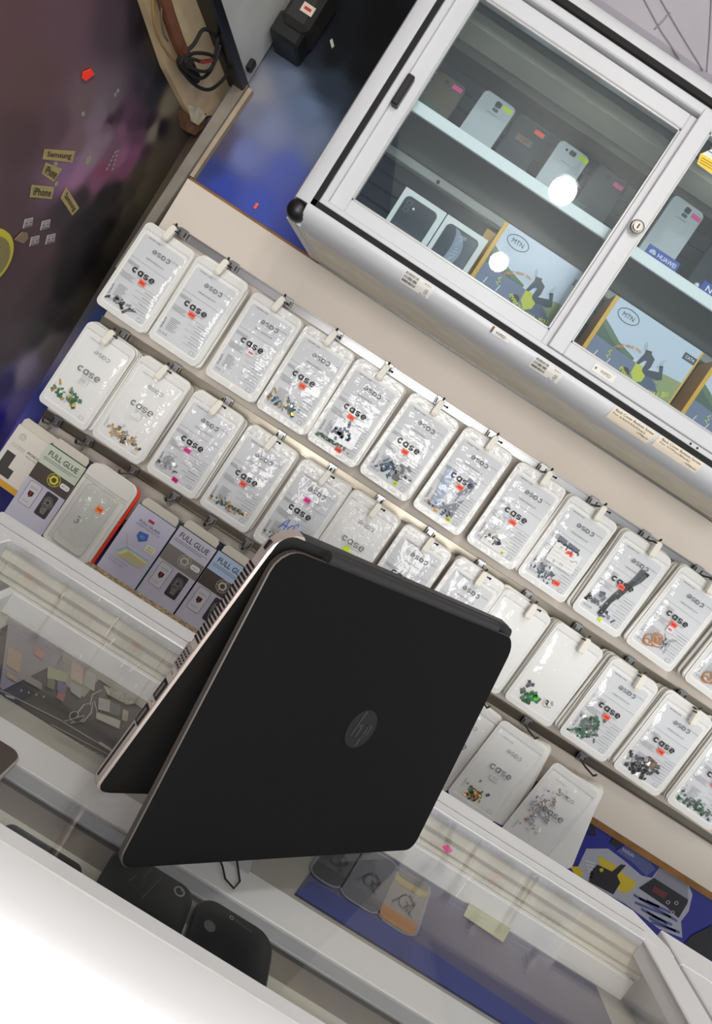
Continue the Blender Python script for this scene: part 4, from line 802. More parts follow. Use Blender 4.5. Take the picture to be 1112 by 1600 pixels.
router_box(.108, 'router box with a backflip picture behind the left glass door')
router_box(.353, 'router box with a backflip picture behind the right glass door, next to the middle stile')
router_box(.575, 'router box cut by the right edge of the photo')
o = MB().prism(rrect(.03,.186,.0005,0,.093), 0, .05, P('yellow_carton_deep', (196,140,28), .5)).build('router_box'); o.location = (.004,1.252,1.607); tag(o, 'narrow yellow carton edge left of the left router box', 'box')
PHW = P('phone_white', (196,200,202), .3); 
def phone(x, zt, y, w, h, m, lab, roll=0, cam=0, st=None, brand=None, droid=False, lean=6):
    o = thing('display_phone', lab, 'phone', (x,y,zt), (R_(-lean),R_(roll),0)); b = MB(); b.prism(rrect(w,h,.011,0,-h/2), -.004, .004, m, .0022).build('body', o)
    if cam == 1:
        MB().prism(rrect(.0125,.0125,.003,.002,-.016), -.0062, -.003, P('chrome_dark', (90,92,94), .25, .6), .0008).prism(circ(.0042,.002,-.016,14), -.0066, -.006, BLACKP).build('camera', o); MB().prism(rrect(.012,.0065,.002,.002,-.028), -.0048, -.003, P('flash_window', (80,84,84), .2)).build('flash', o)
    elif cam == 2:
        MB().prism(rrect(.014,.010,.003,.0,-.014), -.0062, -.003, P('chrome_dark', (90,92,94), .25, .6), .0008).build('camera', o); MB().prism(rrect(.005,.005,.002,-.014,-.014), -.0048, -.003, BLACKP).build('flash', o)
    elif cam == 3: MB().prism(circ(.0045,-.006,-.014,12), -.0055, -.003, P('chrome_dark', (90,92,94), .25, .6), .0008).build('camera', o)
    if brand: MB().text(brand, 0,-.038, P('brand_grey', (120,122,124), .4), w=.024, h=.0034, y=-.0045).build('brand_print', o, smooth=False)
    if droid:
        b = MB(); G = P('droid_green', (46,120,92), .5); b.flat(rrect(.009,.008,.002,-.022,-.118), -.0046, G); b.flat([(-.0265,-.1135),(-.0175,-.1135),(-.019,-.110),(-.025,-.110)], -.0046, G); b.ribbon([(-.0275,-.115),(-.0275,-.121)], .0016, -.0046, G); b.ribbon([(-.0165,-.115),(-.0165,-.121)], .0016, -.0046, G)
        b.text('ANDROID', .009,-.1195, P('droid_text', (86,120,92), .5), w=.040, h=.0085, rot=180, y=-.0046); b.build('emblem', o, smooth=False)
    if st: MB().prism(rrect(.021,.009,.0008,st[0],st[1]), -.0052, -.0038, st[2]).build('price_sticker', o)
    return o
BRNZ = P('phone_bronze', (96,86,70), .35); PHD = P('phone_dark', (46,52,60), .35)
phone(-.227,2.008,1.29,.068,.132,BRNZ,'bronze phone with a pink sticker at the left end of the cabinet shelf',0,3,(.018,-.014,PINK))
phone(-.126,2.028,1.29,.074,.150,PHW,'white phone with square camera and lime sticker on the cabinet shelf',1,1,(.022,-.014,LIME),'SAMSUNG',True)
phone(-.044,2.026,1.29,.074,.150,PHD,'dark phone with an orange sticker and brown label between two white phones',1,3,(.018,-.016,ORANGE))
o = MB().prism(rrect(.034,.014,.001), -.0052, -.0038, P('brown_label', (112,84,66), .5)).text('TUFF', 0,0, P('dark_brown_ink', (60,40,30), .5), w=.022, h=.006, y=-.0056, bold=.01).build('name_label'); o.location = (-.045,1.283,1.980); o.rotation_euler = (R_(-6),R_(1),0); tag(o, 'brown label reading TUFF on the dark phone', 'label')
phone(.050,2.028,1.29,.070,.148,PHW,'white phone with round cornered camera and lime sticker behind the lamp reflection',1,2,(.024,-.012,LIME),'SAMSUNG',True)
phone(.140,2.030,1.29,.072,.152,PHD,'almost black phone with a pink sticker left of the middle stile',1,3,(.020,-.020,PINK))
phone(.300,2.062,1.29,.074,.168,PHW,'white phone with pink sticker standing behind the HUAWEI strip',2,1,(.024,-.018,PINK),'SAMSUNG')
phone(.420,2.055,1.30,.076,.160,PHD,'dark phone behind the NOKIA strip',2,0)
HB = P('brand_blue', (30,66,160), .4)
o = thing('brand_strip', 'blue name strip reading HUAWEI on the cabinet shelf', 'sign', (.281,1.1545,1.8718)); MB().box(-.033,.033,0,.003,0,.020, HB,.0004).build('plate', o)
b = MB(); b.text('HUAWEI', .009,.010, WHITEL, w=.038, h=.0082, y=-.0004, bold=.012); b.build('lettering', o, smooth=False)
b = MB()
for k in range(8): a = R_(20+20*k); b.flat([(-.021+.001*math.cos(a),.0055+.001*math.sin(a)),(-.021+.0065*math.cos(a-.12),.0055+.0085*math.sin(a-.12)),(-.021+.0075*math.cos(a),.0055+.0098*math.sin(a)),(-.021+.0065*math.cos(a+.12),.0055+.0085*math.sin(a+.12))], -.0004, WHITEL)
b.build('emblem', o, smooth=False)
o = thing('brand_strip', 'blue name strip reading NOKIA on the cabinet shelf', 'sign', (.402,1.1545,1.8718)); MB().box(-.036,.040,0,.003,0,.020, HB,.0004).build('plate', o); MB().text('NOKIA', .002,.010, WHITEL, w=.056, h=.0115, y=-.0004, bold=.02).build('lettering', o, smooth=False)
o = tag(MB().sphere((.3595,1.158,1.8775),.005,P('clear_bead', (220,226,228), .1),12,8).build('suction_cup'), 'small clear suction cup at the left end of the NOKIA strip', 'suction cup')
ACR = clear('green_acrylic', .12, (110,170,150), .04, tint=(190,225,212))
for x, l, w in ((-.225,'clear plastic stand below the bronze phone',.058),(.088,'greenish glass slip lying on the shelf right of the lamp reflection',.056)):
    o = MB().box(-w/2,w/2,-.012,.012,0,.012, ACR,.001).build('glass_slip'); o.location = (x,1.168,1.8718); tag(o, l, 'glass slip')
o = thing('price_card', 'white and yellow card taped inside the right glass door', 'card', (.243,1.100,2.043), (0,R_(-4),0)); b = MB(); b.prism([(-.021,-.010),(-.018,-.026),(.020,-.030),(.030,-.005),(.028,.025),(.008,.028)], 0, .0006, P('card_white', (226,226,220), .5)).build('card', o); b = MB(); b.flat([(-.021,-.008),(-.018,-.0255),(.020,-.0295),(.027,-.012),(.006,-.009)], -.0003, P('card_yellow', (232,190,50), .5)).build('colour_band', o, smooth=False)
b = MB()
for k in range(3): b.box(-.012,.024-.004*k,-.0008,-.0006,.012-.006*k,.0135-.006*k, GREYINK); b.box(-.016,.020-.003*k,-.0008,-.0006,-.0145-.004*k,-.0135-.004*k, P('brown_ink', (130,100,40), .5))
b.build('print', o, smooth=False)
# pale wrapped carton on top of the cabinet
WRAP = P('grey_wrap', (152,148,157), .45, var=.08, scale=6, bump=.15)
o = thing('wrapped_carton', 'big carton in pale grey wrapping on top of the wall cabinet', 'carton', (.35,1.27,2.142)); MB().box(-.47,.47,-.160,.15,0,.42, WRAP,.012).build('carton', o)
b = MB()
for pts in ([(1032,0),(1060,48),(1098,110)],[(1004,-4),(1032,48),(1062,92)],[(1112,-20),(1108,60),(1104,112)],[(1046,20),(1034,34),(1022,46)]):
    b.tube([at(x,y,'Y',1.1095) for x,y in pts], .0016, P('wrap_crease', (128,124,130), .5), 6)
b.build('crease', o, world=True)
# ------------------------------------------------------------------ tool poster below the display board
PY = 1.466
ps = thing('tool_poster', 'blue poster of repair tools on the wall under the display board', 'poster', (1.0,PY,.40))
MB().box(-.60,.70,0,.003,0,.444, P('poster_blue', (28,34,138), .45, var=.08, scale=8)).build('sheet', ps)
def pp(b, pxs, m, k): b.poly3([at(x,y,'Y',PY-.0005*k) for x,y in pxs], m); return b
def q8(L): return [(890+a/5.009, 1260+c/5.009) for a,c in L]
HALO = P('print_halo', (168,170,184), .5); DKP = P('print_dark', (22,22,28), .5); YLP = P('print_yellow', (206,182,40), .5); BLP = P('print_steel_blue', (78,86,140), .5); RDP = P('print_dark_red', (96,30,38), .5); WHP = P('print_white', (196,198,204), .5)
b = MB(); pp(b, q8([(60,480),(130,330),(300,330),(420,420),(560,540),(640,560),(700,480),(920,590),(960,690),(930,820),(870,900),(880,1030),(700,960),(430,760),(200,640),(60,560)]), HALO, 1); b.build('pale_halo', ps, world=True, smooth=False)
b = MB(); pp(b, q8([(215,400),(250,395),(370,470),(440,540),(520,590),(500,640),(430,685),(360,640),(250,480)]), YLP, 2); pp(b, q8([(160,520),(215,455),(330,510),(400,455),(440,460),(370,540),(395,600),(340,690),(150,590)]), DKP, 3); pp(b, q8([(230,490),(255,480),(265,505),(240,515)]), YLP, 4); b.build('yellow_tool_print', ps, world=True, smooth=False)
b = MB()
for k, (rx, rz, cx, cz) in enumerate(((.024,.011,.966,.830),(.020,.009,.968,.829),(.026,.009,.972,.824))): b.ribbon(circ(rx,cx,cz,20,rz), .004, PY-.0012-.0002*k, DKP, closed=True)
pp(b, q8([(310,290),(340,245),(390,250),(410,285),(370,330)]), DKP, 3); b.build('cable_print', ps, world=True, smooth=False)
b = MB(); pp(b, q8([(360,350),(430,300),(560,340),(670,490),(600,545),(480,430)]), BLP, 3); c = at(980,1331,'Y',PY); b.text('YAXUN', c.x, c.z, WHP, w=.034, h=.008, rot=0, y=PY-.0022, bold=.012); b.build('box_print', ps, world=True, smooth=False)
b = MB(); pp(b, q8([(660,560),(700,490),(920,600),(925,730)]), P('print_grey', (136,136,150), .5), 2); pp(b, q8([(540,640),(660,560),(925,730),(920,760),(850,875),(760,790)]), DKP, 3); pp(b, q8([(640,660),(660,620),(770,680),(740,725)]), RDP, 4)
for (x,y) in ((765,745),(830,750),(800,825)): c = at(890+x/5.009,1260+y/5.009,'Y',PY); b.ribbon(circ(.0042,c.x,c.z,10), .0014, PY-.0024, WHP, closed=True)
b.build('meter_print', ps, world=True, smooth=False)
b = MB()
for (x0,y0,x1,y1) in ((500,690,840,900),(510,750,790,870),(600,820,760,920),(620,870,830,980),(560,800,700,890),(640,905,860,990),(540,715,700,790),(600,735,800,840),(640,850,800,930)): pp(b, q8([(x0,y0-8),(x1,y1-12),(x1,y1+8),(x0,y0+12)]), BLP, 3)
pp(b, [(1062,1483),(1080,1462),(1112,1446),(1112,1500),(1056,1500)], DKP, 3); b.build('text_lines_print', ps, world=True, smooth=False)
b = MB()
for k in range(5): pp(b, q8([(120+8*k,420+28*k),(200-6*k,440+28*k),(198-6*k,452+28*k),(118+8*k,432+28*k)]), WHP, 3)
pp(b, q8([(0,470),(70,470),(110,540),(60,560)]), YLP, 2); b.build('side_print', ps, world=True, smooth=False)
# ------------------------------------------------------------------ glass counter
CX0, CX1, CY0, CY1 = -.326, .668, .324, .785
FR = P('counter_frame', (228,229,231), .38, var=.03, scale=7); BEI = P('inner_beige', (224,220,204), .5, var=.06, scale=18); INW = P('inner_white', (236,237,237), .45, var=.04, scale=8)
ct = thing('glass_counter', 'glass topped white aluminium display counter the laptop stands on', 'counter', (CX0,CY0,0))
def kb(b, name, label=None): b.shift((-CX0,-CY0,0)); return b.build(name, ct, label=label)
b = MB(); P2 = [(CX0,.733),(CX1,.733),(CX1,.748),(CX1-.034,CY1),(CX0,CY1)]; m = 5
b.add([(x,y,z) for z in (.975,1.0005) for x,y in P2], [(i,(i+1)%m,m+(i+1)%m,m+i) for i in range(m)]+[tuple(range(m))[::-1],tuple(range(m,2*m))], FR); b.box(CX0+.01,CX1-.035,.750,.7515,1.0003,1.0010, P('groove', (150,152,156), .5)); kb(b, 'frame_rail')
kb(MB().box(CX0+.046,CX1-.046,.7285,.7335,.990,1.0015, P('bright_edge', (232,234,236), .18, .6),.0008), 'edge_strip', 'bright metal edge strip along the glass')
kb(MB().box(CX0,CX0+.048,CY0+.05,.733,.975,1.0005, FR,.002), 'frame_rail'); kb(MB().box(CX1-.046,CX1,CY0+.05,.733,.975,1.0005, FR,.002), 'frame_rail')
b = MB(); P2 = [(.378,1.0015),(.3665,1.0025),(.3655,1.0015),(.364,1.003),(.338,1.0015),(.330,.998),(.326,.992),(.324,.982),(.324,.93),(.378,.93)]; m = len(P2)
b.add([(x,y,z) for x in (CX0,CX1) for y,z in P2], [(i,(i+1)%m,m+(i+1)%m,m+i) for i in range(m)]+[tuple(range(m)),tuple(range(m,2*m))[::-1]], FR); kb(b, 'front_profile')
kb(MB().box(CX0+.048,CX1-.046,.378,.7285,.994,.9995, GLASS), 'top_glass', 'clear glass top')
kb(MB().box(CX0+.02,CX1-.02,.7335,.742,.951,.975, BEI).box(CX0+.02,CX1-.02,.7325,.7335,.951,.990, BEI).box(CX0+.02,CX1-.02,.7310,.7325,.972,.976, P('inner_groove', (170,168,156), .5)).box(CX0+.02,CX1-.02,.7312,.7325,.958,.960, P('inner_groove', (170,168,156), .5)), 'inner_back_strip')
kb(MB().box(CX0+.083,CX1-.03,.724,.7325,.923,.951, INW,.001), 'inner_back_frame'); kb(MB().box(CX0+.075,CX0+.085,.38,.7325,.923,.951, INW,.001), 'inner_side_frame')
kb(MB().box(CX0+.02,CX1-.02,.34,.742,.905,.923, P('tray_bottom', (176,176,164), .5, var=.08, scale=10)), 'tray')
kb(MB().box(CX0+.05,CX1-.03,.5255,.566,.923,.9275, INW,.001), 'inner_front_rail'); kb(MB().box(CX0+.05,CX1-.03,.509,.5245,.921,.9255, P('slot_grey', (168,172,176), .4),.0008), 'slide_track'); kb(MB().box(CX0+.05,CX1-.03,.5035,.5085,.920,.9235, P('slot_dark', (70,68,64), .5)), 'slide_track')
kb(MB().box(CX0+.05,CX1-.03,.4785,.5030,.921,.9240, P('brown_track', (128,122,112), .5, var=.1, scale=20)), 'slide_track'); kb(MB().box(CX0+.05,CX1-.03,.382,.4775,.921,.9255, P('light_track', (196,196,184), .45, var=.05, scale=15),.0008), 'slide_track')
kb(MB().box(CX0,CX1,.324,.336,.06,.930, P('counter_front_white', (240,240,234), .5)), 'front_panel'); kb(MB().box(CX0,CX0+.012,.336,CY1,.06,.975, INW), 'side_panel'); kb(MB().box(CX1-.012,CX1,.336,.746,.06,.975, INW), 'side_panel'); kb(MB().box(CX0+.012,CX1-.036,.773,CY1,.06,.975, INW), 'back_panel'); kb(MB().box(CX0+.02,CX1-.02,.35,.77,0,.06, BLACKP), 'plinth')
kb(MB().box(CX0+.12,CX0+.35,.785,.803,.970,.999, P('chipboard', (160,138,108), .85, var=.75, scale=220, bump=.4, detail=5)), 'chipboard_edge', 'raw speckled chipboard edge')
# scratches and tape slivers on the glass, their bright glints painted white
b = MB(); r = random.Random(9)
for (x,y,l,a) in ((157,934,14,-55),(183,968,10,-55),(163,1010,9,-60),(176,1002,12,-50),(193,1036,16,-55),(206,1046,10,-40),(214,1040,8,-30),(170,985,18,-55),(98,930,10,-55),(126,1026,6,-80),(212,1072,6,-60),(720,1390,26,-55),(735,1370,14,-50)):
    c, s = math.cos(R_(a)), math.sin(R_(a)); n_ = (-s*.6, c*.6); p = (x-c*l/2,y-s*l/2); q = (x+c*l/2,y+s*l/2)
    b.poly3([at(p[0]-n_[0],p[1]-n_[1],'Z',1.0003), at(q[0]-n_[0],q[1]-n_[1],'Z',1.0003), at(q[0]+n_[0],q[1]+n_[1],'Z',1.0003), at(p[0]+n_[0],p[1]+n_[1],'Z',1.0003)], P('scratch_glint', (236,240,242), .4))
b.build('scratch', ct, world=True, smooth=False)
# printed laptop picture and phone picture lying in the tray
def zz(b, pxs, m, k, z=.9245): b.poly3([at(x,y,'Z',z+.0004*k) for x,y in pxs], m); return b
def q2(L): return [(a/4.277, 940+c/4.277) for a,c in L]
GRD = P('print_charcoal', (62,60,58), .4, var=.15, scale=60)
lp = thing('laptop_print', 'printed picture of an open laptop lying under the counter glass', 'print', at(120,1060,'Z',.924))
A_, B_, C_, D_ = Vector((-.222,.716,.924)), Vector((.05,.716,.924)), Vector((.05,.598,.924)), Vector((-.222,.598,.924))
MB().add([*(p-Vector((0,0,.0008)) for p in (A_,B_,C_,D_)), A_,B_,C_,D_], [(4,5,6,7),(0,3,2,1),(0,1,5,4),(1,2,6,5),(2,3,7,6),(3,0,4,7)], GRD).build('sheet', lp, world=True, smooth=False)
b = MB(); zz(b, q2([(60,110),(420,330),(640,450),(560,640),(320,440),(20,590),(0,570)]), P('print_lilac_grey', (134,130,138), .4), 1); zz(b, q2([(410,330),(1000,660),(960,720),(660,520),(560,640),(440,560)]), P('print_pale_grey', (142,140,128), .4), 2); b.build('screen_print', lp, world=True, smooth=False)
b = MB(); TL = [((60,300),(150,350),(130,480),(40,420),(160,142,122)),((230,290),(300,330),(285,390),(225,350),(168,124,112)),((170,480),(280,545),(280,590),(165,530),(128,126,122)),((320,430),(455,480),(440,540),(315,510),(150,156,128)),((320,510),(370,530),(360,590),(315,570),(96,112,76)),((385,520),(450,560),(430,620),(380,590),(92,86,128)),((390,600),(440,620),(420,670),(375,640),(140,88,84)),((480,400),(560,440),(550,560),(470,510),(178,158,148)),((570,450),(640,490),(630,600),(560,560),(160,158,150)),((470,530),(545,580),(540,650),(470,600),(150,150,150)),((50,470),(120,510),(110,540),(40,500),(162,146,118))]
for k, (p0,p1,p2,p3,c) in enumerate(TL): zz(b, q2([p0,p1,p2,p3]), P('tile_print_%d'%k, c, .4), 3)
b.build('tile_print', lp, world=True, smooth=False)
def zline(b, pts, w, m, k):
    P3 = [at(x,y,'Z',.9245+.0004*k) for x,y in pts]; b.ribbon([(p.x,p.y) for p in P3], w, 0, m, M=Matrix(((1,0,0,0),(0,0,1,0),(0,-1,0,.9245+.0004*k),(0,0,0,1)))); return b
PW = P('print_pale', (168,166,156), .4); b = MB()
zline(b, q2([(0,590),(400,790),(780,1020)]), .0012, PW, 4); zline(b, q2([(340,820),(760,1040)]), .0009, PW, 4)
sp = [(505+60*math.cos(.5*i)*(1-i/18), 760+55*math.sin(.5*i)*(1-i/18)) for i in range(16)]; zline(b, q2([(430,800)]+sp), .0011, PW, 4); zline(b, q2([(520,740),(560,690),(620,670),(610,740),(560,800),(470,810)]), .0013, PW, 4); zline(b, q2([(600,690),(620,620),(680,590)]), .0012, PW, 4); zline(b, q2([(630,660),(650,740),(700,760)]), .001, PW, 4)
for r_ in (0,1): zz(b, q2([(660+75*r_,640+30*r_),(735+70*r_,660+30*r_),(735+65*r_,740+20*r_),(655+75*r_,720+30*r_)]), P('badge_print_%d'%r_, ((158,158,154),(92,92,92))[r_], .4), 4)
zz(b, q2([(645,735),(805,795),(795,850),(640,780)]), PW, 4); zz(b, q2([(690,560),(840,610),(900,680),(850,690),(720,620)]), P('print_lace', (158,154,140), .4, var=.4, scale=300), 4); zz(b, q2([(820,720),(860,730),(850,800),(815,790)]), P('print_lace', (158,154,140), .4), 4)
zz(b, q2([(35,620),(95,640),(100,655),(40,635)]), PW, 5); zz(b, q2([(655,945),(670,935),(755,990),(750,1008)]), PW, 5)
for k in range(4): zz(b, q2([(135+50*k,590+14*k),(145+50*k,585+14*k),(150+50*k,597+14*k),(140+50*k,602+14*k)]), PW, 5)
b.build('ornament_print', lp, world=True, smooth=False)
b = MB()
for i in range(11):
    x, y = 280+42*i, 815+23*i; o4 = q2([(x,y),(x+34,y+12),(x+26,y+30),(x-8,y+16)]); zline(b, o4+[o4[0]], .0008, PW, 5)
    x, y = 380+44*i, 890+22*i
    if i < 8: o4 = q2([(x,y),(x+40,y+12),(x+30,y+32),(x-10,y+18)]); zline(b, o4+[o4[0]], .0008, PW, 5)
b.build('keys_print', lp, world=True, smooth=False)
pq = thing('phone_print', 'blue printed picture of three rounded phones under the counter glass', 'print', at(640,1420,'Z',.924))
A_, B_, C_, D_ = Vector((.236,.7215,.924)), Vector((.60,.7215,.924)), Vector((.60,.576,.924)), Vector((.186,.576,.924))
MB().add([*(p-Vector((0,0,.0008)) for p in (A_,B_,C_,D_)), A_,B_,C_,D_], [(4,5,6,7),(0,3,2,1),(0,1,5,4),(1,2,6,5),(2,3,7,6),(3,0,4,7)], P('print_blue_grey', (86,84,112), .4, var=.1, scale=25)).build('sheet', pq, world=True, smooth=False)
b = MB(); b.poly3([(.186,.576,.9252),(.60,.576,.9252),(.60,.592,.9252),(.45,.604,.9252),(.33,.612,.9252),(.203,.606,.9252)][::1], P('print_deep_blue', (44,58,132), .4, var=.15, scale=30)); b.build('blue_band', pq, world=True, smooth=False)
def can(cx, y0, y1, w, m, band, bandcol, top, lab):
    z = .9253; b = MB(); M = Matrix(((1,0,0,0),(0,0,-1,0),(0,1,0,z),(0,0,0,1)))
    def T(o, k): b.add([(p[0],p[1],z+.0003*k) for p in o], [tuple(range(len(o)))], m if k < 2 else None)
    def lay(o, k, mm): b.add([(p[0]+(p[1]-y0)*.34,p[1],z+.0003*k) for p in o], [tuple(range(len(o)))], mm)
    lay(rrect(w+.006,y1-y0+.006,.016,cx,(y0+y1)/2), 0, P('can_halo', (132,136,150), .4)); lay(rrect(w,y1-y0,.014,cx,(y0+y1)/2), 1, m); lay(rrect(w,.022,(.011,.011,.002,.002),cx,y0+.011), 2, P(band, bandcol, .4))
    if top: lay(rrect(w*.95,.022,.006,cx,y1-.020), 2, P(top[0], top[1], .4)); lay(rrect(w*.9,.020,.006,cx,y1-.008), 3, P('can_top', (104,100,102), .4))
    S = P('script_print', (70,68,76), .4)
    def rb(pts, ww): vs = []; b.ribbon([(p[0]+(p[1]-y0)*.34,p[1]) for p in pts], ww, 0, S, M=Matrix(((1,0,0,0),(0,0,1,0),(0,-1,0,z+.0012),(0,0,0,1))))
    yc = y0+(y1-y0)*.42
    rb([(cx+.011*math.cos(.45*i)*(1-i/22),yc+.017*math.sin(.45*i)*(1-i/22)) for i in range(18)], .0016); rb([(cx-.014,yc-.010),(cx-.002,yc+.016),(cx+.004,yc-.012),(cx+.012,yc+.014),(cx+.008,yc-.014)], .0018); rb([(cx+.002,yc+.018),(cx+.012,yc+.006),(cx+.001,yc-.004),(cx+.013,yc-.016)], .0016)
    return b.build('phone_picture', pq, world=True, smooth=False, label=lab)
can(.216,.615,.712,.036,P('can_dark', (74,74,82), .4),'can_band_dark',(48,50,60),None,'printed dark grey phone'); can(.258,.613,.712,.046,P('can_grey', (96,98,106), .4),'can_band_grey',(90,92,100),None,'printed mid grey phone'); can(.303,.613,.712,.044,P('can_white', (134,130,132), .4),'can_band_orange',(168,120,74),('can_yellow',(158,146,96)),'printed pale phone with orange foot')
o = thing('paper_note', 'blank pale yellow paper slip on the blue phone print', 'note', at(765,1430,'Z',.926)); b = MB(); P4 = [at(x,y,'Z',.9268) for x,y in ((740,1397),(806,1436),(786,1472),(724,1430))]; b.add(P4+[p-Vector((0,0,.0006)) for p in P4], [(0,1,2,3),(7,6,5,4),(0,4,5,1),(1,5,6,2),(2,6,7,3),(3,7,4,0)], P('note_paper', (190,192,160), .6)).build('paper', o, world=True, smooth=False)
o = tag(MB().add([at(x,y,'Z',.985) for x,y in ((690,1322),(700,1320),(708,1330),(698,1334))], [(0,1,2,3)], PINK).build('price_sticker', smooth=False), 'small pink sticker at the back inside the counter', 'sticker')
# phones and wire inside the tray near the front
PHK = P('phone_black_gloss', (12,12,14), .3, spec=.3)
def tray_phone(x0, x1, y0, y1, lab, r=.014):
    o = thing('used_phone', lab, 'phone', ((x0+x1)/2,(y0+y1)/2,.9258)); M = Matrix.Rotation(R_(-90),4,'X'); M = Matrix(((1,0,0,0),(0,0,1,0),(0,-1,0,.010),(0,0,0,1)))
    b = MB(); b.prism(rrect(x1-x0,y1-y0,r), 0, .010, PHK, .003, M=Matrix(((1,0,0,0),(0,0,1,0),(0,-1,0,.010),(0,0,0,1)))); 
    return o, b
def topz(b): return Matrix(((1,0,0,0),(0,0,1,0),(0,-1,0,0),(0,0,0,1)))
def flat_phone(x0,x1,y0,y1,lab,r=.014):
    o = thing('used_phone', lab, 'phone', ((x0+x1)/2,(y0+y1)/2,.9258)); w, h = x1-x0, y1-y0
    b = MB(); rings = []; 
    for k, (z, ins) in enumerate(((0,.002),(.002,0),(.007,0),(.0095,.0018),(.0105,.005))): rings.append([(p[0],p[1],z) for p in rrect(w-2*ins,h-2*ins,max(r-ins,.002))])
    n = len(rings[0]); vs = [q for rg in rings for q in rg]; fs = [(k*n+i,k*n+(i+1)%n,(k+1)*n+(i+1)%n,(k+1)*n+i) for k in range(4) for i in range(n)]+[tuple(range(n))[::-1],tuple(range(4*n,5*n))]
    b.add(vs, fs, PHK); b.build('body', o); return o
def flatring(o, name, cx, cy, r, w, m, z=.0108, n=18):
    b = MB(); b.add([(cx+(r+s*w/2)*math.cos(2*math.pi*i/n),cy+(r+s*w/2)*math.sin(2*math.pi*i/n),z) for i in range(n) for s in (-1,1)], [(2*i,2*((i+1)%n),2*((i+1)%n)+1,2*i+1) for i in range(n)], m); return b.build(name, o, smooth=False)
LOGW = P('logo_grey', (150,150,152), .4)
o = flat_phone(.016,.0925,.384,.500,'black phone with a round logo under the laptop lid corner'); cx, cy = o.location.x, o.location.y
flatring(o, 'logo', .078-cx, .488-cy, .0042, .0016, LOGW); MB().add([(.0785-cx,.490-cy,.0109),(.0800-cx,.492-cy,.0109),(.0795-cx,.488-cy,.0109)], [(0,1,2)], LOGW).build('logo_mark', o, smooth=False)
b = MB()
for (x0,y0,x1,y1) in ((.050,.497,.046,.480),(.060,.492,.052,.462),(.040,.478,.037,.470)): b.add([(x0-cx,y0-cy,.0108),(x0-cx+.0006,y0-cy,.0108),(x1-cx+.0006,y1-cy,.0108),(x1-cx,y1-cy,.0108)], [(0,1,2,3)], P('scratch_grey', (84,84,86), .5))
b.build('scratch', o, smooth=False)
o = flat_phone(.0955,.170,.384,.503,'black phone with rounded corners right of the round logo phone',.018); cx, cy = o.location.x, o.location.y
b = MB(); b.add([(.111-cx+.0052*math.cos(i*.42),.474-cy+.0052*math.sin(i*.42),.0109) for i in range(15)], [tuple(range(15))], P('sensor_grey', (78,80,80), .3)); b.build('camera', o, smooth=False); flatring(o, 'logo', .127-cx, .4935-cy, .0016, .0007, LOGW)
b = MB(); 
for k in range(7): b.add([(.131+.0024*k-cx,.492-.0002*k-cy,.0109),(.1326+.0024*k-cx,.492-.0002*k-cy,.0109),(.1326+.0024*k-cx,.4936-.0002*k-cy,.0109),(.131+.0024*k-cx,.4936-.0002*k-cy,.0109)], [(0,1,2,3)], P('scratch_grey', (84,84,86), .5))
b.build('brand_print', o, smooth=False)
o = flat_phone(-.066,.004,.384,.462,'dark phone mostly hidden under the counter front edge',.008)
o = thing('power_bank', 'dark brown device with a light rim on the glass at the left edge', 'device', (-.152,.408,1.0)); w, h = .150, .050
b = MB(); rings = [[(p[0],p[1],z) for p in rrect(w-2*i,h-2*i,.010-i)] for z, i in ((0.0002,.001),(.003,0),(.006,0),(.0075,.0015))]; n = len(rings[0]); b.add([q for rg in rings for q in rg], [(k*n+i,k*n+(i+1)%n,(k+1)*n+(i+1)%n,(k+1)*n+i) for k in range(3) for i in range(n)]+[tuple(range(n))[::-1]], P('pale_rim', (150,144,138), .35, .3)); b.add(rings[3], [tuple(range(n))], P('dark_brown_glossy', (70,58,54), .3)); b.build('body', o)
cable_pts = [(.100,.560,.929),(.108,.548,.930),(.114,.538,.929),(.124,.532,.930),(.128,.545,.929),(.120,.566,.929)]
tag(MB().tube(cable_pts, .0009, BLACKR, 6).build('cable'), 'thin black wire lying in the tray below the laptop lid', 'cable')
o = MB().prism(rrect(.044,.050,.002), 0, .004, P('pale_pad', (196,200,206), .4), .0006, M=Matrix.Translation((.113,.585,.9285))@Matrix.Rotation(R_(-90),4,'X')).build('paper_pad'); tag(o, 'pale square pad under the thin black wire', 'pad')
# neighbouring counter
nb = thing('glass_counter', 'second white counter at the lower right beyond the narrow gap', 'counter', (.678,.32,0))
MB().box(0,.80,.41,.465,.975,1.0, FR,.002).box(0,.046,0,.41,.975,1.0, FR,.002).box(.046,.80,0,.05,.975,1.0, FR,.002).build('frame_rail', nb)
MB().box(.046,.80,.05,.41,.992,.998, GLASS).build('top_glass', nb); MB().box(.01,.80,.02,.45,.90,.92, INW).build('tray', nb); MB().box(0,.012,0,.465,.06,.975, P('gap_shade_panel', (70,60,54), .6)).box(.012,.80,.45,.462,.06,.975, INW).box(.012,.80,0,.012,.06,.975, INW).build('panel', nb); MB().box(.02,.80,.02,.44,0,.06, BLACKP).build('plinth', nb)  # left side panel coloured dark to put shade into the gap
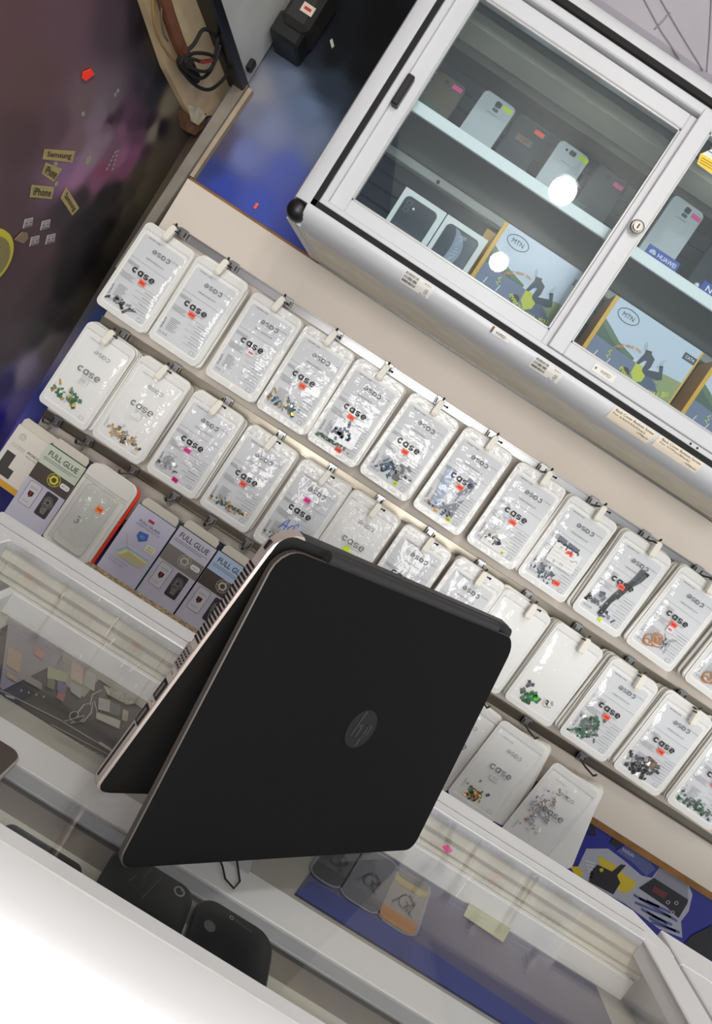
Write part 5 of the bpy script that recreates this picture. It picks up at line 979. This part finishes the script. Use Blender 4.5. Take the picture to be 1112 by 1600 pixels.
# ------------------------------------------------------------------ laptop, tented on the counter
LIDM = P('laptop_lid_black', (17,17,18), .6, var=.04, scale=900, spec=.08); RIMM = P('laptop_rim', (74,69,66), .45, .3); SIL = P('laptop_silver', (196,184,178), .35, .55); DECK = P('laptop_deck', (20,19,19), .5); KEY = P('laptop_keys', (15,15,16), .5)
ang = math.atan2(.657,.754); lt = thing('laptop', 'black laptop standing tent-wise on the glass counter, hinge up', 'laptop', (.0193,.394,1.0016), (0,0,ang))
LW, LH = .338, .2386
lean = math.atan2(.035,.238); ML = Matrix.Rotation(-lean,4,'X')
b = MB(); b.prism(rrect(LW,LH,(.012,.012,.020,.020),LW/2,LH/2), 0, .0052, LIDM, .0008, mside=RIMM); lid = b.build('lid', lt, ML)
MB().flat(rrect(LW-.016,LH-.026,.003,LW/2,LH/2+.002), .0063, P('screen_off', (12,12,14), .15)).build('screen', lid, smooth=False)
# round emblem with slanted h and p
b = MB(); c0, c1 = LW*.5, LH*.50; Rr = .0175; GL = P('emblem_gloss', (24,24,23), .5, spec=.3); GL2 = P('emblem_letters', (36,36,40), .25)
b.prism(circ(Rr,c0,c1,32), -.0004, 0, GL); b.build('emblem', lid)
b = MB()
def strp(x0,z0,x1,z1,w): b.flat([(c0+x0-w/2,c1+z0),(c0+x0+w/2,c1+z0),(c0+x1+w/2,c1+z1),(c0+x1-w/2,c1+z1)], -.0007, GL2)
strp(-.0095,-.0070,-.0040,.0160,.0028); strp(-.0030,-.0070,-.0010,.0035,.0028); b.flat([(c0-.0055,c1+.0035),(c0-.0010,c1+.0052),(c0+.0004,c1+.0035),(c0-.0050,c1+.0010)], -.0007, GL2)
strp(.0020,-.0160,.0072,.0045,.0028); strp(.0090,-.0060,.0112,.0030,.0028); b.flat([(c0+.0060,c1+.0050),(c0+.0118,c1+.0046),(c0+.0125,c1+.0025),(c0+.0065,c1+.0025)], -.0007, GL2); b.flat([(c0+.0045,c1-.0045),(c0+.0100,c1-.0045),(c0+.0090,c1-.0070),(c0+.0040,c1-.0070)], -.0007, GL2); b.build('emblem_letters', lid, smooth=False)
# base: local x along hinge, z from front edge up to hinge, y thickness away from the lid
tb = R_(5.2); hz = LH*math.cos(lean); hy = LH*math.sin(lean)
MBs = Matrix.Translation((0,hy+.0075,hz+.001))@Matrix.Rotation(tb,4,'X')@Matrix.Translation((0,0,-.2378))
BT = .017
b = MB(); out = rrect(LW,.2450,(.010,.010,.020,.020),LW/2,.1225)
n = len(out); prof = [(0,.0015),(.0015,0),(.010,.0),(.0155,.004),(.017,.010)]
def ins(p, d): return (p[0]+(d if p[0] < LW/2 else -d), p[1]+(d if p[1] < .12 else -d))
rings = [[(ins(p,d)[0], y, ins(p,d)[1]) for p in out] for y, d in prof]; vs = [q for rg in rings for q in rg]
b.add(vs, [(k*n+i,(k+1)*n+i,(k+1)*n+(i+1)%n,k*n+(i+1)%n) for k in range(len(prof)-1) for i in range(n)], SIL); b.add(rings[-1], [tuple(range(n))], DECK); HD = P('hinge_dark', (36,35,36), .45); hk = b.mi(HD)
for q, f in enumerate(b.f):
    fc = [b.v[i] for i in f]
    if len(f) == 4 and min(p[2] for p in fc) > .21 and min(p[0] for p in fc) > .017: b.m[q] = hk
base = b.build('base', lt, MBs)
MB().flat(rrect(LW-.003,.2420,.012,LW/2,.1225), -.0003, DECK).build('keyboard_deck', base, smooth=False)
b = MB()
for r_ in range(6):
    for k in range(15): x = .022+.0200*k; z = .215-.0192*r_; b.box(x,x+.0165,-.0016,-.0003,z-.0155,z, KEY)
b.build('keyboard', base, smooth=False); MB().flat(rrect(.105,.062,.004,LW/2,.045), -.0006, P('touchpad', (26,26,27), .35)).build('touchpad', base, smooth=False)
MB().tube([(.045,-.0035,.2395),(.295,-.0035,.2395)], .0052, P('hinge_dark', (36,35,36), .45), 12).build('hinge', base)
PORT = P('port_black', (12,11,12), .6); PORTG = P('port_grey', (150,142,138), .4, .4)
def port(s0, s1, y0, y1, name, m=PORT, d=.0006): return MB().box(-.0006,.004,y0,y1,.237-s1,.237-s0, m, .0004).build(name, base, smooth=False)
for k in range(20): port(.026+.0036*k, .0280+.0036*k, .0025,.0115, 'vent')
port(.005,.0125,.004,.0075,'lock_slot'); q = port(.102,.1225,.0015,.0125,'display_port',PORTG); b = MB()
for r_ in range(3):
    for k in range(5): b.box(-.0012,.0005,.0035+.0026*r_,.0048+.0026*r_,.237-.1200+.0033*k,.237-.1188+.0033*k, PORT)
b.build('pins', q, smooth=False)
for a in (.134,.158):
    q = port(a,a+.0165,.003,.0100,'usb_port'); MB().box(-.0011,-.0005,.0055,.0075,.237-a-.0145,.237-a-.002, P('usb_tongue', (90,80,76), .5)).build('tongue', q)
port(.176,.226,.0060,.0082,'card_slot'); port(.126,.128,.004,.009,'icon',P('icon_grey', (120,112,108), .5)); port(.153,.1545,.004,.008,'icon',P('icon_grey', (120,112,108), .5))
# ------------------------------------------------------------------ lamps
def lamp(x, y, z, lab):
    o = thing('ceiling_lamp', lab, 'lamp', (x,y,2.75)); MB().tube([(0,0,0),(0,0,z-2.75+.06)], .006, WHITEP, 8).build('cord', o); MB().tube([(0,0,z-2.75+.10),(0,0,z-2.75+.045)], .022, WHITEP, 14, r2=.045).build('socket', o)
    MB().sphere((0,0,z-2.75), .055, emis('lamp_glow', (255,252,247), LAMP_STRENGTH), 20, 14, .95).build('bulb', o); return o
lamp(.151,-.424,2.60,'hanging lamp above the camera, mirrored in the cabinet glass'); lamp(.129,-1.547,2.60,'hanging lamp further back, mirrored on the router box')
